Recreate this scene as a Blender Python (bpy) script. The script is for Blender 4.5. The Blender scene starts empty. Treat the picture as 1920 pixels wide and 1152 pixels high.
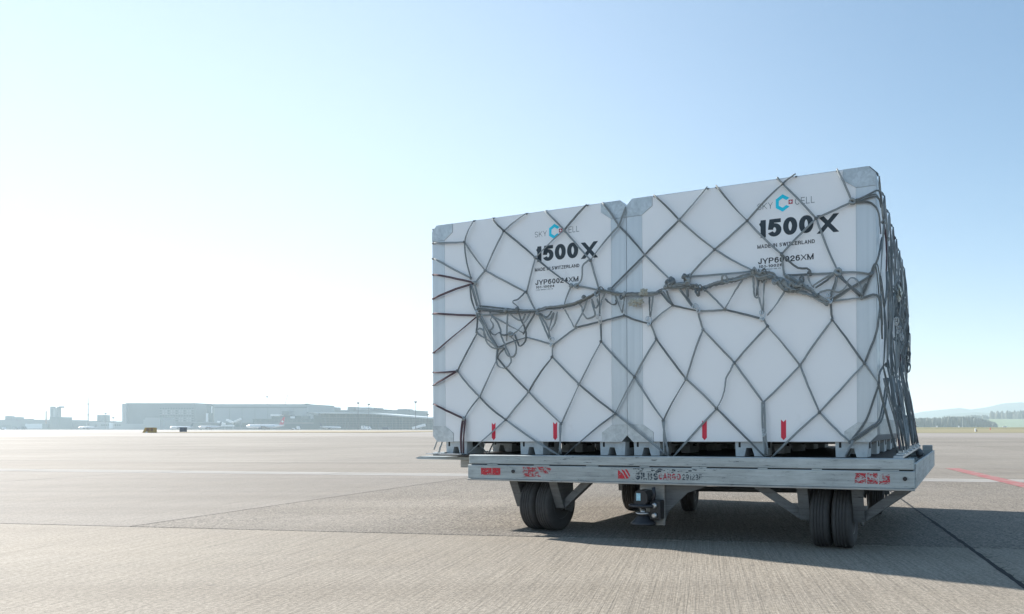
import bpy, bmesh, math, random
from mathutils import Vector, Matrix, noise
random.seed(7)
S = bpy.context.scene
PI = math.pi
rad = math.radians

# ---------------------------------------------------------------- camera, sky, sun, exposure
EYE = 0.69                       # height of the lens above the apron
cd = bpy.data.cameras.new('camera'); cam = bpy.data.objects.new('camera', cd)
S.collection.objects.link(cam); S.camera = cam
cam.location = (0, 0, EYE); cam.rotation_euler = (rad(90), 0, 0)
cd.sensor_width = 36; cd.lens = 1253/1920*36
cd.shift_x = -(1319-960)/1920; cd.shift_y = (805-576)/1920
cd.clip_start = 0.05; cd.clip_end = 30000

SUN_AZ, SUN_EL = rad(-58.6), rad(25.0)        # azimuth from +Y towards +X
sdir = Vector((math.sin(SUN_AZ)*math.cos(SUN_EL), math.cos(SUN_AZ)*math.cos(SUN_EL), math.sin(SUN_EL)))
W = bpy.data.worlds.new('World'); S.world = W; W.use_nodes = True
wn, wl = W.node_tree.nodes, W.node_tree.links
bg = wn['Background']; bg.inputs[1].default_value = 0.115
sky = wn.new('ShaderNodeTexSky'); sky.sky_type = 'NISHITA'; sky.sun_disc = False
sky.sun_elevation = SUN_EL; sky.sun_rotation = SUN_AZ
sky.altitude = 400; sky.air_density = 1.0; sky.dust_density = 0.05; sky.ozone_density = 1.5
# thin haze whitening the sky towards the horizon and towards the sun's side
tc = wn.new('ShaderNodeTexCoord')
nrm = wn.new('ShaderNodeVectorMath'); nrm.operation = 'NORMALIZE'; wl.new(tc.outputs['Generated'], nrm.inputs[0])
def wmath(op, a, b=None, c=None, clamp=False):
    n = wn.new('ShaderNodeMath'); n.operation = op; n.use_clamp = clamp
    for i, v in enumerate((a, b, c)):
        if v is None: continue
        if isinstance(v, (int, float)): n.inputs[i].default_value = v
        else: wl.new(v, n.inputs[i])
    return n.outputs[0]
HAZE_DIR = Vector((math.sin(rad(-40)), math.cos(rad(-40)), 0.05)).normalized()
dot = wn.new('ShaderNodeVectorMath'); dot.operation = 'DOT_PRODUCT'
wl.new(nrm.outputs[0], dot.inputs[0]); dot.inputs[1].default_value = HAZE_DIR
sep = wn.new('ShaderNodeSeparateXYZ'); wl.new(nrm.outputs[0], sep.inputs[0])
el = wmath('MAXIMUM', sep.outputs[2], 0.0)
side = wmath('MULTIPLY_ADD', dot.outputs['Value'], 0.5, 0.5, True)
glow = wmath('MULTIPLY', wmath('POWER', side, 6.0), 1.0)
hor = wmath('POWER', wmath('SUBTRACT', 1.0, el, clamp=True), 7.0)
HZ_GLOW, HZ_HOR = 0.4, 0.6
mix = wn.new('ShaderNodeMix'); mix.data_type = 'RGBA'
tint = wn.new('ShaderNodeMix'); tint.data_type = 'RGBA'; tint.blend_type = 'MULTIPLY'; tint.inputs[0].default_value = 1
ml = wn.new('ShaderNodeVectorMath'); ml.operation = 'MULTIPLY_ADD'; wl.new(sky.outputs[0], ml.inputs[0])
ml.inputs[1].default_value = (.10, .15, .14); ml.inputs[2].default_value = (1, 1, 1)      # the glare levels off in hazy air
dk = wn.new('ShaderNodeVectorMath'); dk.operation = 'DIVIDE'; wl.new(sky.outputs[0], dk.inputs[0]); wl.new(ml.outputs[0], dk.inputs[1])
wl.new(dk.outputs[0], tint.inputs[6]); tint.inputs[7].default_value = (.72, .94, 1.02, 1)
wl.new(wmath('MULTIPLY', hor, HZ_HOR), mix.inputs[0]); wl.new(tint.outputs[2], mix.inputs[6])
mix.inputs[7].default_value = (2.9, 3.15, 3.3, 1)
mix2 = wn.new('ShaderNodeMix'); mix2.data_type = 'RGBA'
wl.new(wmath('MULTIPLY', glow, HZ_GLOW), mix2.inputs[0]); wl.new(mix.outputs[2], mix2.inputs[6])
mix2.inputs[7].default_value = (4.3, 4.45, 4.6, 1)
wl.new(mix2.outputs[2], bg.inputs[0])

sl = bpy.data.lights.new('sun', 'SUN'); sl.energy = 4.7; sl.angle = rad(0.6); sl.color = (1, 0.95, 0.885)
so = bpy.data.objects.new('sun', sl); S.collection.objects.link(so)
so.rotation_euler = (-sdir).to_track_quat('-Z', 'Y').to_euler(); so.location = (-8, 8, 14)
S.view_settings.view_transform = 'Standard'; S.view_settings.look = 'None'
S.view_settings.gamma = 1; S.view_settings.use_curve_mapping = False
S.view_settings.exposure = 1.42
S.render.engine = 'CYCLES'
S.cycles.max_bounces = 8; S.cycles.volume_bounces = 1

# ---------------------------------------------------------------- helpers
def tag(o, label=None, cat=None, group=None, kind=None):
    for k, v in (('label', label), ('category', cat), ('group', group), ('kind', kind)):
        if v: o[k] = v
    return o
def link(o, parent=None):
    S.collection.objects.link(o)
    if parent is not None: o.parent = parent
    return o
def obj(name, me, mat=None, parent=None, smooth=False):
    if isinstance(me, bmesh.types.BMesh):
        m = bpy.data.meshes.new(name); me.to_mesh(m); me.free(); me = m
    if mat is not None and not me.materials: me.materials.append(mat)
    if smooth:
        for p in me.polygons: p.use_smooth = True
    return link(bpy.data.objects.new(name, me), parent)
def empty(name, loc, rot=(0, 0, 0), parent=None):
    o = bpy.data.objects.new(name, None); o.location = loc; o.rotation_euler = rot; o.empty_display_size = .2
    return link(o, parent)
def box(bm, x0, x1, y0, y1, z0, z1, bev=0.0):
    vs = [bm.verts.new((x, y, z)) for z in (z0, z1) for y in (y0, y1) for x in (x0, x1)]
    fs = [bm.faces.new([vs[i] for i in f]) for f in ((0, 2, 3, 1), (4, 5, 7, 6), (0, 1, 5, 4), (2, 6, 7, 3), (0, 4, 6, 2), (1, 3, 7, 5))]
    if bev:
        es = set(e for f in fs for e in f.edges)
        bmesh.ops.bevel(bm, geom=list(es), offset=bev, segments=1, affect='EDGES', clamp_overlap=True)
def boxes(*bs, bev=0.0):
    bm = bmesh.new()
    for b in bs: box(bm, *b, bev=bev)
    return bm
def prism(bm, poly, y0, y1):
    """polygon in the x-z plane (counter-clockwise seen from -y) drawn out along y"""
    a = [bm.verts.new((x, y0, z)) for x, z in poly]; b = [bm.verts.new((x, y1, z)) for x, z in poly]
    n = len(poly)
    bm.faces.new(a); bm.faces.new(b[::-1])
    for i in range(n): bm.faces.new((a[i], b[i], b[(i+1) % n], a[(i+1) % n]))
def beam(bm, p, q, w, h, up=(0, 0, 1)):
    p, q = Vector(p), Vector(q); d = (q-p).normalized(); u = Vector(up)
    s = d.cross(u).normalized(); t = s.cross(d).normalized()
    vs = []
    for c in (p, q):
        for a, b in ((-1, -1), (1, -1), (1, 1), (-1, 1)): vs.append(bm.verts.new(c+s*a*w/2+t*b*h/2))
    for f in ((3, 2, 1, 0), (4, 5, 6, 7), (0, 1, 5, 4), (1, 2, 6, 5), (2, 3, 7, 6), (3, 0, 4, 7)): bm.faces.new([vs[i] for i in f])
def tube(bm, pts, r, n=6, cap=True, closed=False):
    pts = [Vector(p) for p in pts]; rings = []; prev = None; N = len(pts)
    for i, p in enumerate(pts):
        if closed: d = pts[(i+1) % N]-pts[i-1]
        else: d = pts[min(i+1, N-1)]-pts[max(i-1, 0)]
        if d.length < 1e-9: d = Vector((0, 0, 1))
        d.normalize()
        if prev is None:
            ref = Vector((0, 1, 0)) if abs(d.y) < .9 else Vector((1, 0, 0)); s = d.cross(ref).normalized()
        else:
            s = prev-d*prev.dot(d); s = s.normalized() if s.length > 1e-6 else d.orthogonal().normalized()
        prev = s; t = d.cross(s)
        rr = r[i] if isinstance(r, (list, tuple)) else r
        rings.append([bm.verts.new(p+(s*math.cos(2*PI*k/n)+t*math.sin(2*PI*k/n))*rr) for k in range(n)])
    M = N if closed else N-1
    for i in range(M):
        a, b = rings[i], rings[(i+1) % N]
        for k in range(n): bm.faces.new((a[k], a[(k+1) % n], b[(k+1) % n], b[k]))
    if cap and not closed: bm.faces.new(rings[0][::-1]); bm.faces.new(rings[-1])
def lathe(bm, prof, n=40, axis='x', c=(0, 0, 0)):
    """profile [(along the axis, radius)]"""
    rings = []
    for a, r in prof:
        ring = []
        for k in range(n):
            t = 2*PI*k/n; v = (a, r*math.cos(t), r*math.sin(t)) if axis == 'x' else (r*math.cos(t), r*math.sin(t), a)
            ring.append(bm.verts.new(Vector(v)+Vector(c)))
        rings.append(ring)
    for i in range(len(rings)-1):
        a, b = rings[i], rings[i+1]
        for k in range(n): bm.faces.new((a[k], b[k], b[(k+1) % n], a[(k+1) % n]))
    for r_ in (rings[0], rings[-1]):
        if prof[0 if r_ is rings[0] else -1][1] > 1e-4:
            bm.faces.new(r_ if r_ is rings[0] else r_[::-1])
def spline(pts, per=5):
    pts = [Vector(p) for p in pts]
    if len(pts) < 3: 
        a, b = pts[0], pts[-1]; return [a.lerp(b, i/per) for i in range(per+1)]
    out = []; P = [pts[0]*2-pts[1]]+pts+[pts[-1]*2-pts[-2]]
    for i in range(1, len(P)-2):
        for k in range(per):
            t = k/per; a, b, c, d = P[i-1:i+3]
            out.append(.5*((2*b)+(c-a)*t+(2*a-5*b+4*c-d)*t*t+(3*b-3*c+d-a)*t**3))
    out.append(pts[-1]); return out

# ---------------------------------------------------------------- materials
class NT:
    def __init__(s, name):
        s.m = bpy.data.materials.new(name); s.m.use_nodes = True
        s.n, s.l = s.m.node_tree.nodes, s.m.node_tree.links; s.b = s.n['Principled BSDF']
    def node(s, t, **k):
        n = s.n.new(t)
        for a, v in k.items(): setattr(n, a, v)
        return n
    def set(s, sock, v):
        if hasattr(v, 'links'): s.l.new(v, sock)
        else: sock.default_value = v
    def coord(s, kind='Object', scale=(1, 1, 1), rot=(0, 0, 0)):
        src = s.node('ShaderNodeNewGeometry').outputs['Position'] if kind == 'World' else s.node('ShaderNodeTexCoord').outputs[kind]
        mp = s.node('ShaderNodeMapping'); s.l.new(src, mp.inputs[0]); mp.inputs['Scale'].default_value = scale; mp.inputs['Rotation'].default_value = rot
        return mp.outputs[0]
    def noise(s, vec, scale, detail=4, rough=.55, dist=0):
        n = s.node('ShaderNodeTexNoise'); s.l.new(vec, n.inputs['Vector'])
        n.inputs['Scale'].default_value = scale; n.inputs['Detail'].default_value = detail
        n.inputs['Roughness'].default_value = rough; n.inputs['Distortion'].default_value = dist
        return n.outputs['Fac']
    def ramp(s, fac, stops):
        r = s.node('ShaderNodeValToRGB'); s.l.new(fac, r.inputs[0]); e = r.color_ramp.elements
        while len(e) < len(stops): e.new(.5)
        for x, (p, c) in zip(e, stops):
            x.position = p; x.color = (c, c, c, 1) if isinstance(c, (int, float)) else (*c, 1)
        return r.outputs[0]
    def mix(s, fac, a, b, mode='MIX'):
        n = s.node('ShaderNodeMix', data_type='RGBA', blend_type=mode)
        for i, v in ((0, fac), (6, a), (7, b)):
            if isinstance(v, tuple) and len(v) == 3: v = (*v, 1)
            s.set(n.inputs[i], v)
        return n.outputs[2]
    def math(s, op, a, b=0.0, clamp=False):
        n = s.node('ShaderNodeMath', operation=op, use_clamp=clamp); s.set(n.inputs[0], a); s.set(n.inputs[1], b); return n.outputs[0]
    def bump(s, h, strength=.3, dist=.01):
        n = s.node('ShaderNodeBump'); n.inputs['Strength'].default_value = strength; n.inputs['Distance'].default_value = dist
        s.l.new(h, n.inputs['Height']); s.l.new(n.outputs[0], s.b.inputs['Normal'])
    def base(s, c, rough=.6, metal=0.0):
        if isinstance(c, tuple) and len(c) == 3: c = (*c, 1)
        s.set(s.b.inputs['Base Color'], c); s.set(s.b.inputs['Roughness'], rough); s.set(s.b.inputs['Metallic'], metal)
        return s
def plain(name, c, rough=.6, metal=0.0, var=.18, scale=6, kind='Object'):
    t = NT(name); v = t.coord(kind)
    f = t.noise(v, scale, 6, .65)
    t.base(t.mix(f, tuple(x*(1-var) for x in c), tuple(min(1, x*(1+var)) for x in c)), rough, metal)
    return t.m

GA = rad(-8.5)                       # the way the slab rows run
GN = Vector((math.cos(GA), math.sin(GA), 0)); GM = Vector((-math.sin(GA), math.cos(GA), 0))

def concrete():
    t = NT('brushed_concrete')
    vec = t.coord('World', (1, 1, 1), (0, 0, -GA))
    oc = t.node('ShaderNodeObjectInfo')
    big = t.noise(vec, .22, 5, .6); mid = t.noise(vec, 1.7, 6, .65); fine = t.noise(vec, 60, 3, .7); grit = t.noise(vec, 260, 2, .7)
    gv = t.coord('World', (55, .8, 1), (0, 0, -GA)); groove = t.noise(gv, 1.0, 4, .75, .3)
    gv2 = t.coord('World', (150, 3.5, 1), (0, 0, -GA)); groove2 = t.noise(gv2, 1.0, 2, .6)
    hs = t.coord('World', (.07, 1.6, 1), (0, 0, -GA)); streak = t.noise(hs, 1.0, 6, .6)
    c = t.ramp(big, [(.3, (.268, .243, .208)), (.7, (.338, .308, .266))])
    c = t.mix(t.math('MULTIPLY', t.ramp(mid, [(.35, 0.0), (.75, 1.0)]), .35), c, (.27, .255, .235))
    c = t.mix(.55, c, t.ramp(streak, [(.3, (.78, .76, .74)), (.62, (1.08, 1.07, 1.06))]), 'MULTIPLY')
    c = t.mix(.5, c, t.ramp(groove, [(.33, .60), (.5, 1.0), (.7, 1.12)]), 'MULTIPLY')
    c = t.mix(.6, c, t.ramp(groove2, [(.35, .72), (.6, 1.06)]), 'MULTIPLY')
    c = t.mix(.8, c, t.ramp(fine, [(.36, .62), (.62, 1.18)]), 'MULTIPLY'); c = t.mix(.7, c, t.ramp(grit, [(.36, .6), (.64, 1.25)]), 'MULTIPLY')
    # coarse exposed-aggregate slabs: alpha of the object colour below 1
    ag = t.node('ShaderNodeTexVoronoi'); t.l.new(vec, ag.inputs['Vector']); ag.inputs['Scale'].default_value = 95
    agc = t.node('ShaderNodeSeparateColor'); t.l.new(ag.outputs['Color'], agc.inputs[0])
    cc = t.mix(1.0, c, t.ramp(agc.outputs[0], [(.1, .45), (.5, .95), (.9, 1.25)]), 'MULTIPLY')
    coarse = t.math('SUBTRACT', 1.0, oc.outputs['Alpha'])
    cs = t.math('MULTIPLY', coarse, t.ramp(t.noise(vec, .5, 4, .6), [(.3, .35), (.6, 1.0)]), True)
    c = t.mix(cs, c, cc)
    # little dark spots and tyre-rubber smears
    sp = t.noise(vec, 9, 2, .5); c = t.mix(t.ramp(sp, [(.70, 0.0), (.76, .6)]), c, (.14, .13, .12))
    c = t.mix(1.0, c, oc.outputs['Color'], 'MULTIPLY')
    t.base(c, .88)
    h = t.math('ADD', t.math('MULTIPLY', groove, .7), t.math('ADD', t.math('MULTIPLY', groove2, .5), t.math('MULTIPLY', grit, .35)))
    h = t.math('ADD', h, t.math('MULTIPLY', cs, t.math('MULTIPLY', agc.outputs[1], .8)))
    t.bump(h, .75, .004)
    t.b.inputs['Specular IOR Level'].default_value = .12
    return t.m
M_CONC = concrete()

def metal_paint(name, c, dark, worn=.5, rough=.5, metal=.5, streak=(2.2, 2.2, 30)):
    t = NT(name); v = t.coord('Object'); sv = t.coord('Object', streak)
    a = t.noise(sv, 1.0, 8, .7, .4); b = t.noise(t.coord('Object', (9, 20, 60)), 1.0, 7, .8); g = t.noise(v, 3, 4, .6)
    col = t.mix(t.ramp(a, [(.38, 0.0), (.62, 1.0)]), tuple(x*.72 for x in c), c)
    col = t.mix(t.ramp(b, [(.34, .95), (.43, 0.0)]), col, dark)
    col = t.mix(t.math('MULTIPLY', t.ramp(g, [(.45, 0.0), (.75, 1.0)]), worn), col, tuple(min(1, x*1.35) for x in c))
    fs = t.coord('Object', (1.6, 1.6, 130)); scr = t.noise(fs, 1.0, 9, .85, .8)
    col = t.mix(t.ramp(scr, [(.35, .85), (.44, 0.0)]), col, dark); col = t.mix(t.ramp(scr, [(.56, 0.0), (.66, .55)]), col, tuple(min(1, x*1.7) for x in c))
    t.base(col, t.ramp(b, [(.3, rough+.2), (.7, rough-.1)]), metal)
    t.bump(t.math('ADD', scr, b), .35, .003)
    return t.m
M_BEAM = metal_paint('scuffed_galvanised_steel', (.44, .485, .49), (.045, .055, .06), .6, .5, .35)
M_FRAME = metal_paint('grey_frame_steel', (.17, .18, .185), (.04, .04, .04), .4, .6, .4)
M_PLATE = metal_paint('pale_bracket_steel', (.42, .42, .40), (.16, .15, .13), .5, .5, .4)
M_ALU = metal_paint('pale_aluminium', (.66, .68, .69), (.3, .31, .32), .4, .38, .7, (26, 26, 1.1))
M_DARK = plain('dark_deck_steel', (.045, .04, .038), .6, .2, .35, 14)
M_BROWN = plain('brown_crossmember', (.08, .055, .05), .6, .1, .4, 10)
M_RUB = plain('tyre_rubber', (.050, .049, .048), .8, 0, .35, 24)
M_RIM = plain('wheel_rim_steel', (.10, .10, .105), .45, .6, .3, 20)
M_BLACK = plain('black_painted_casting', (.022, .023, .027), .42, .1, .3, 30)
M_BOLT = plain('zinc_bolt', (.5, .5, .5), .35, .9, .2, 40)
M_SEAM = plain('painted_gap_shade', (.02, .02, .02), .8, 0, .1)  # near-black colour standing in for shade in slots and pockets

def white_panel():
    t = NT('white_composite_panel'); v = t.coord('Object')
    a = t.noise(v, .9, 4, .6); b = t.noise(t.coord('Object', (14, 14, 1.2)), 1.0, 7, .7); sm = t.noise(v, 5, 6, .75)
    c = t.ramp(a, [(.3, (.90, .90, .90)), (.7, (.93, .93, .93))])
    c = t.mix(t.ramp(b, [(.62, 0.0), (.8, .25)]), c, (.66, .66, .66))
    c = t.mix(t.ramp(sm, [(.60, 0.0), (.74, .3)]), c, (.60, .58, .55))
    t.base(c, t.ramp(sm, [(.3, .30), (.7, .48)])); t.bump(a, .04, .02)
    return t.m
M_WHITE = white_panel()
def post_metal():
    t = NT('brushed_corner_post'); v = t.coord('Object', (28, 28, .5)); a = t.noise(v, 1, 3, .5); b = t.noise(t.coord('Object'), 2.5, 5, .65)
    c = t.ramp(a, [(.3, (.58, .62, .64)), (.7, (.68, .715, .735))]); c = t.mix(t.ramp(b, [(.5, 0.0), (.8, .4)]), c, (.84, .85, .86))
    t.base(c, .42, .35); return t.m
M_POST = post_metal()
def cap_metal():
    t = NT('spangled_corner_plate'); v = t.coord('Object')
    vo = t.node('ShaderNodeTexVoronoi'); t.l.new(v, vo.inputs['Vector']); vo.inputs['Scale'].default_value = 60
    sc = t.node('ShaderNodeSeparateColor'); t.l.new(vo.outputs['Color'], sc.inputs[0])
    c = t.ramp(t.noise(v, 9, 8, .75), [(.3, (.44, .48, .49)), (.65, (.66, .69, .70))])
    c = t.mix(.3, c, t.ramp(sc.outputs[0], [(0, .7), (1, 1.2)]), 'MULTIPLY')
    t.base(c, .48, .55); return t.m
M_CAP = cap_metal()
def foot_plastic():
    t = NT('grey_plastic_foot'); v = t.coord('Object'); a = t.noise(v, 12, 6, .7)
    t.base(t.ramp(a, [(.3, (.44, .47, .475)), (.6, (.62, .655, .66))]), .55); return t.m
M_FOOT = foot_plastic()
def webbing(name, c0, c1):
    t = NT(name); v = t.coord('World'); a = t.noise(v, 420, 2, .6); b = t.noise(v, 14, 4, .6)
    c = t.mix(b, c0, c1); c = t.mix(.5, c, t.ramp(a, [(.3, .55), (.7, 1.3)]), 'MULTIPLY')
    t.base(c, .85); t.bump(a, .5, .002); return t.m
M_CORD = webbing('grey_net_cord', (.25, .275, .28), (.40, .435, .44))
M_CORD_D = webbing('dark_net_cord', (.13, .148, .152), (.25, .275, .28))
M_MAROON = webbing('maroon_net_cord', (.085, .05, .06), (.15, .09, .10))
M_RED = webbing('red_net_cord', (.25, .03, .05), (.3, .05, .07))
M_HOOK = plain('galvanised_hook', (.62, .64, .64), .32, .85, .15, 60)
M_FOIL = plain('crumpled_plastic_film', (.42, .42, .36), .3, 0, .4, 40)
def ink(name, c, r=.5): return plain(name, c, r, 0, .06, 4)
M_INK = ink('charcoal_print', (.028, .042, .052)); M_TXT = ink('black_print', (.02, .024, .03))
M_LOGO = ink('turquoise_print', (.01, .66, .88)); M_LRED = ink('crimson_print', (.45, .012, .05)); M_LW = ink('white_print', (.85, .85, .85))
M_THIN = ink('thin_grey_print', (.10, .12, .13))
M_ARROW = ink('red_arrow_film', (.72, .022, .06), .4)
def worn_print(name, c, keep=.5):
    t = NT(name); v = t.coord('Object', (1, 1, 2.2)); a = t.noise(v, 42, 6, .8)
    t.base(tuple(c), .5)
    m = t.ramp(a, [(keep-.03, 1.0), (keep+.03, 0.0)])
    t.l.new(m, t.b.inputs['Alpha']); return t.m
M_WRED = worn_print('worn_red_reflective_film', (.55, .02, .035), .56)
M_WRED2 = worn_print('worn_red_paint', (.5, .03, .045), .49)
M_WINK = worn_print('worn_dark_lettering', (.03, .05, .07), .52)
M_WREDT = worn_print('worn_red_lettering', (.4, .03, .05), .52)
M_WGREY = worn_print('scraped_primer', (.6, .58, .62), .5)

# ---------------------------------------------------------------- the apron: base sheet, slabs, drain, paint
def sheet(name, x0, x1, y0, y1, z, mat, nx=1, ny=1, parent=None):
    bm = bmesh.new(); bmesh.ops.create_grid(bm, x_segments=nx, y_segments=ny, size=.5)
    for v in bm.verts: v.co = ((v.co.x+.5)*(x1-x0)+x0, (v.co.y+.5)*(y1-y0)+y0, z)
    return obj(name, bm, mat, parent)
M_JOINT = plain('dark_joint_filler', (.035, .035, .035), .9, 0, .3, 30, 'World')
ground = tag(sheet('ground', -9000, 9000, -3000, 12000, -.030, plain('bare_earth', (.16, .14, .10), .9, 0, .3, .05, 'World')), kind='structure')
apron = tag(empty('apron', (0, 0, 0)), kind='structure')
def gpt(a, b, z=0): return GN*a+GM*b+Vector((0, 0, z))
jf = boxes((-72, 42, -8, 58.5, -.026, -.016)); bmesh.ops.rotate(jf, verts=jf.verts, cent=(0, 0, 0), matrix=Matrix.Rotation(GA, 3, 'Z'))
obj('joint_filler', jf, M_JOINT, apron)
PITCH = 5.68
rows = [-7.28, -1.6, 4.08, 9.18, 9.72, 12.3]
while rows[-1] < 57: rows.append(rows[-1]+PITCH)
slab_me = {}
def slab_mesh(w, h):
    k = (round(w, 3), round(h, 3))
    if k in slab_me: return slab_me[k]
    g = .0055; bm = boxes((-w/2+g, w/2-g, -h/2+g, h/2-g, -.02, 0)); 
    bmesh.ops.bevel(bm, geom=[e for e in bm.edges if all(v.co.z > -.01 for v in e.verts)], offset=.004, segments=1, affect='EDGES')
    m = bpy.data.meshes.new('concrete_slab'); bm.to_mesh(m); bm.free(); m.materials.append(M_CONC); slab_me[k] = m
    return m
rs = random.Random(3)
for j in range(len(rows)-1):
    if j == 3: continue
    b0, b1 = rows[j], rows[j+1]
    for i in range(-12, 8):
        if j < 2 and i == -1: continue
        wide = 2 if (j < 2 and i == -2) else 1
        a0 = .956+PITCH*i; c = gpt(a0+PITCH*wide/2, (b0+b1)/2)
        if c.y+4 < 0: continue
        yy = c.y+4
        if c.x < -1.08*yy-4 or c.x > .49*yy+5: continue
        o = link(bpy.data.objects.new('concrete_slab', slab_mesh(PITCH*wide, b1-b0)), apron)
        o.location = c; o.rotation_euler = (0, 0, GA)
        t = 1+rs.uniform(-.07, .07); al = 1.0; col = (t, t, t)
        if j == 2:
            col = (.92, .915, .92)
            if i >= -1: col = (.97, .955, .94); al = 0.0
            if i == -1: col = (.92, .91, .90)
        if j in (0, 1): col = (1.12, 1.09, 1.04)
        if j == 4: col = (.97, .96, .95)
        o.color = (*col, al)
# the lighter drain channel strip with its slotted kerbs
M_DRAIN = NT('pale_drain_concrete'); _v = M_DRAIN.coord('World', (.7, 9, 1), (0, 0, -GA))
M_DRAIN.base(M_DRAIN.ramp(M_DRAIN.noise(_v, 1.0, 7, .7), [(.35, (.27, .25, .225)), (.65, (.42, .40, .37))]), .9); M_DRAIN.b.inputs['Specular IOR Level'].default_value = .08
dr = empty('drain_channel', (0, 0, 0), parent=apron); k = 0; a = -64.0
while a < 36:
    ln = 2.84
    bm = boxes((a+.006, a+ln-.006, 9.19, 9.33, -.018, .001), (a+.006, a+ln-.006, 9.352, 9.50, -.018, .001), (a+.006, a+ln-.006, 9.522, 9.71, -.018, .001), bev=.003)
    bmesh.ops.rotate(bm, verts=bm.verts, cent=(0, 0, 0), matrix=Matrix.Rotation(GA, 3, 'Z'))
    obj('channel_block', bm, M_DRAIN.m, dr); a += ln; k += 1
far_ap = tag(sheet('far_apron', -1500, 900, 0, 560, -.001, None, parent=apron))
fa = far_ap.data
def far_conc():
    t = NT('far_concrete'); vec = t.coord('World', (1, 1, 1), (0, 0, -GA))
    a = t.noise(t.coord('World', (.012, .16, 1), (0, 0, -GA)), 1, 6, .6); b = t.noise(vec, .06, 6, .65)
    c = t.mix(t.ramp(b, [(.35, 0.0), (.7, 1.0)]), (.27, .245, .218), (.335, .303, .268)); c = t.mix(.8, c, t.ramp(a, [(.35, .78), (.6, 1.06)]), 'MULTIPLY')
    br = t.node('ShaderNodeTexBrick'); t.l.new(vec, br.inputs['Vector']); br.offset = 0; br.inputs['Scale'].default_value = 1
    br.inputs['Brick Width'].default_value = PITCH; br.inputs['Row Height'].default_value = PITCH; br.inputs['Mortar Size'].default_value = .03
    br.inputs['Color1'].default_value = (1, 1, 1, 1); br.inputs['Color2'].default_value = (.93, .93, .93, 1); br.inputs['Mortar'].default_value = (.6, .6, .6, 1)
    t.base(t.mix(1.0, c, br.outputs[0], 'MULTIPLY'), .9); t.b.inputs['Specular IOR Level'].default_value = .2; return t.m
fa.materials.clear(); fa.materials.append(far_conc())
# the far sheet starts where the last slab row ends
bm = bmesh.new(); e = rows[-1]-.3
p = [gpt(-1400, e, -.0005), gpt(900, e, -.0005), Vector((900, 640, -.0005)), Vector((-1500, 640, -.0005))]
bm.faces.new([bm.verts.new(q) for q in p])
# side wings beside the slab field
for a0, a1 in ((-1400, .956-PITCH*12), (.956+PITCH*8, 900)):
    bm.faces.new([bm.verts.new(gpt(a, b, -.0005)) for a, b in ((a0, -60), (a1, -60), (a1, e), (a0, e))])
bm.faces.new([bm.verts.new(gpt(a, b, -.0005)) for a, b in ((.956-PITCH*12, -60), (.956+PITCH*8, -60), (.956+PITCH*8, -7.3), (.956-PITCH*12, -7.3))])
m = bpy.data.meshes.new('far_apron'); bm.to_mesh(m); bm.free(); m.materials.append(fa.materials[0]); far_ap.data = m
# strips of the same concrete under where no single slab is built
# uneven black sealant in the joint that runs under the dolly's right end, with short cracks off it
M_SEAL = plain('black_joint_sealant', (.008, .009, .011), .9, 0, .3, 30, 'World')
bm = bmesh.new(); q_ = random.Random(8); prev = None; b = 2.0
while b < 9.1:
    w_ = (.011+.006*q_.random())*(1 if b < 5.2 else .6); o_ = q_.uniform(-.003, .003)
    cur = (bm.verts.new(gpt(.956+o_-w_, b, .0012)), bm.verts.new(gpt(.956+o_+w_, b, .0012)))
    if prev: bm.faces.new((prev[0], prev[1], cur[1], cur[0]))
    prev = cur; b += q_.uniform(.03, .09)
obj('joint_sealant', bm, M_SEAL, apron)
for i in range(16):
    b = q_.uniform(2.6, 4.3); s_ = 1; L_ = q_.uniform(.03, .14); bm = bmesh.new(); pts = [(0, 0)]
    for k in range(4): pts.append((pts[-1][0]+s_*L_/4, pts[-1][1]+q_.uniform(-.02, .035)))
    vs = [(bm.verts.new(gpt(.956+x, b+y-.004*(1-k/4)-.0006, .0016)), bm.verts.new(gpt(.956+x, b+y+.004*(1-k/4)+.0006, .0016))) for k, (x, y) in enumerate(pts)]
    for p_, c_ in zip(vs, vs[1:]): bm.faces.new((p_[0], c_[0], c_[1], p_[1]))
    bmesh.ops.recalc_face_normals(bm, faces=bm.faces); obj('crack', bm, M_SEAL, apron)
# red guide line
M_LINE = NT('worn_red_road_paint'); _v = M_LINE.coord('World'); _n = M_LINE.noise(_v, 6, 8, .75)
M_LINE.base(M_LINE.mix(M_LINE.ramp(_n, [(.36, 1.0), (.52, 0.0)]), (.30, .095, .09), (.28, .23, .20)), .8)
bm = bmesh.new(); p0, p1 = Vector((4.37, 11.75, 0)), Vector((3.0, .9, 0)); d = (p1-p0).normalized(); s = Vector((-d.y, d.x, 0))*.12
n = 40; prev = None
for i in range(n+1):
    q = p0.lerp(p1, i/n)+Vector((0, 0, .004)); wj = 1+rs.uniform(-.04, .04)
    cur = (bm.verts.new(q-s*wj), bm.verts.new(q+s*wj))
    if prev: bm.faces.new((prev[0], prev[1], cur[1], cur[0]))
    prev = cur
for v in bm.verts: pass
obj('painted_line', bm, M_LINE.m, apron)['label'] = 'worn red guide line running off to the right'

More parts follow.
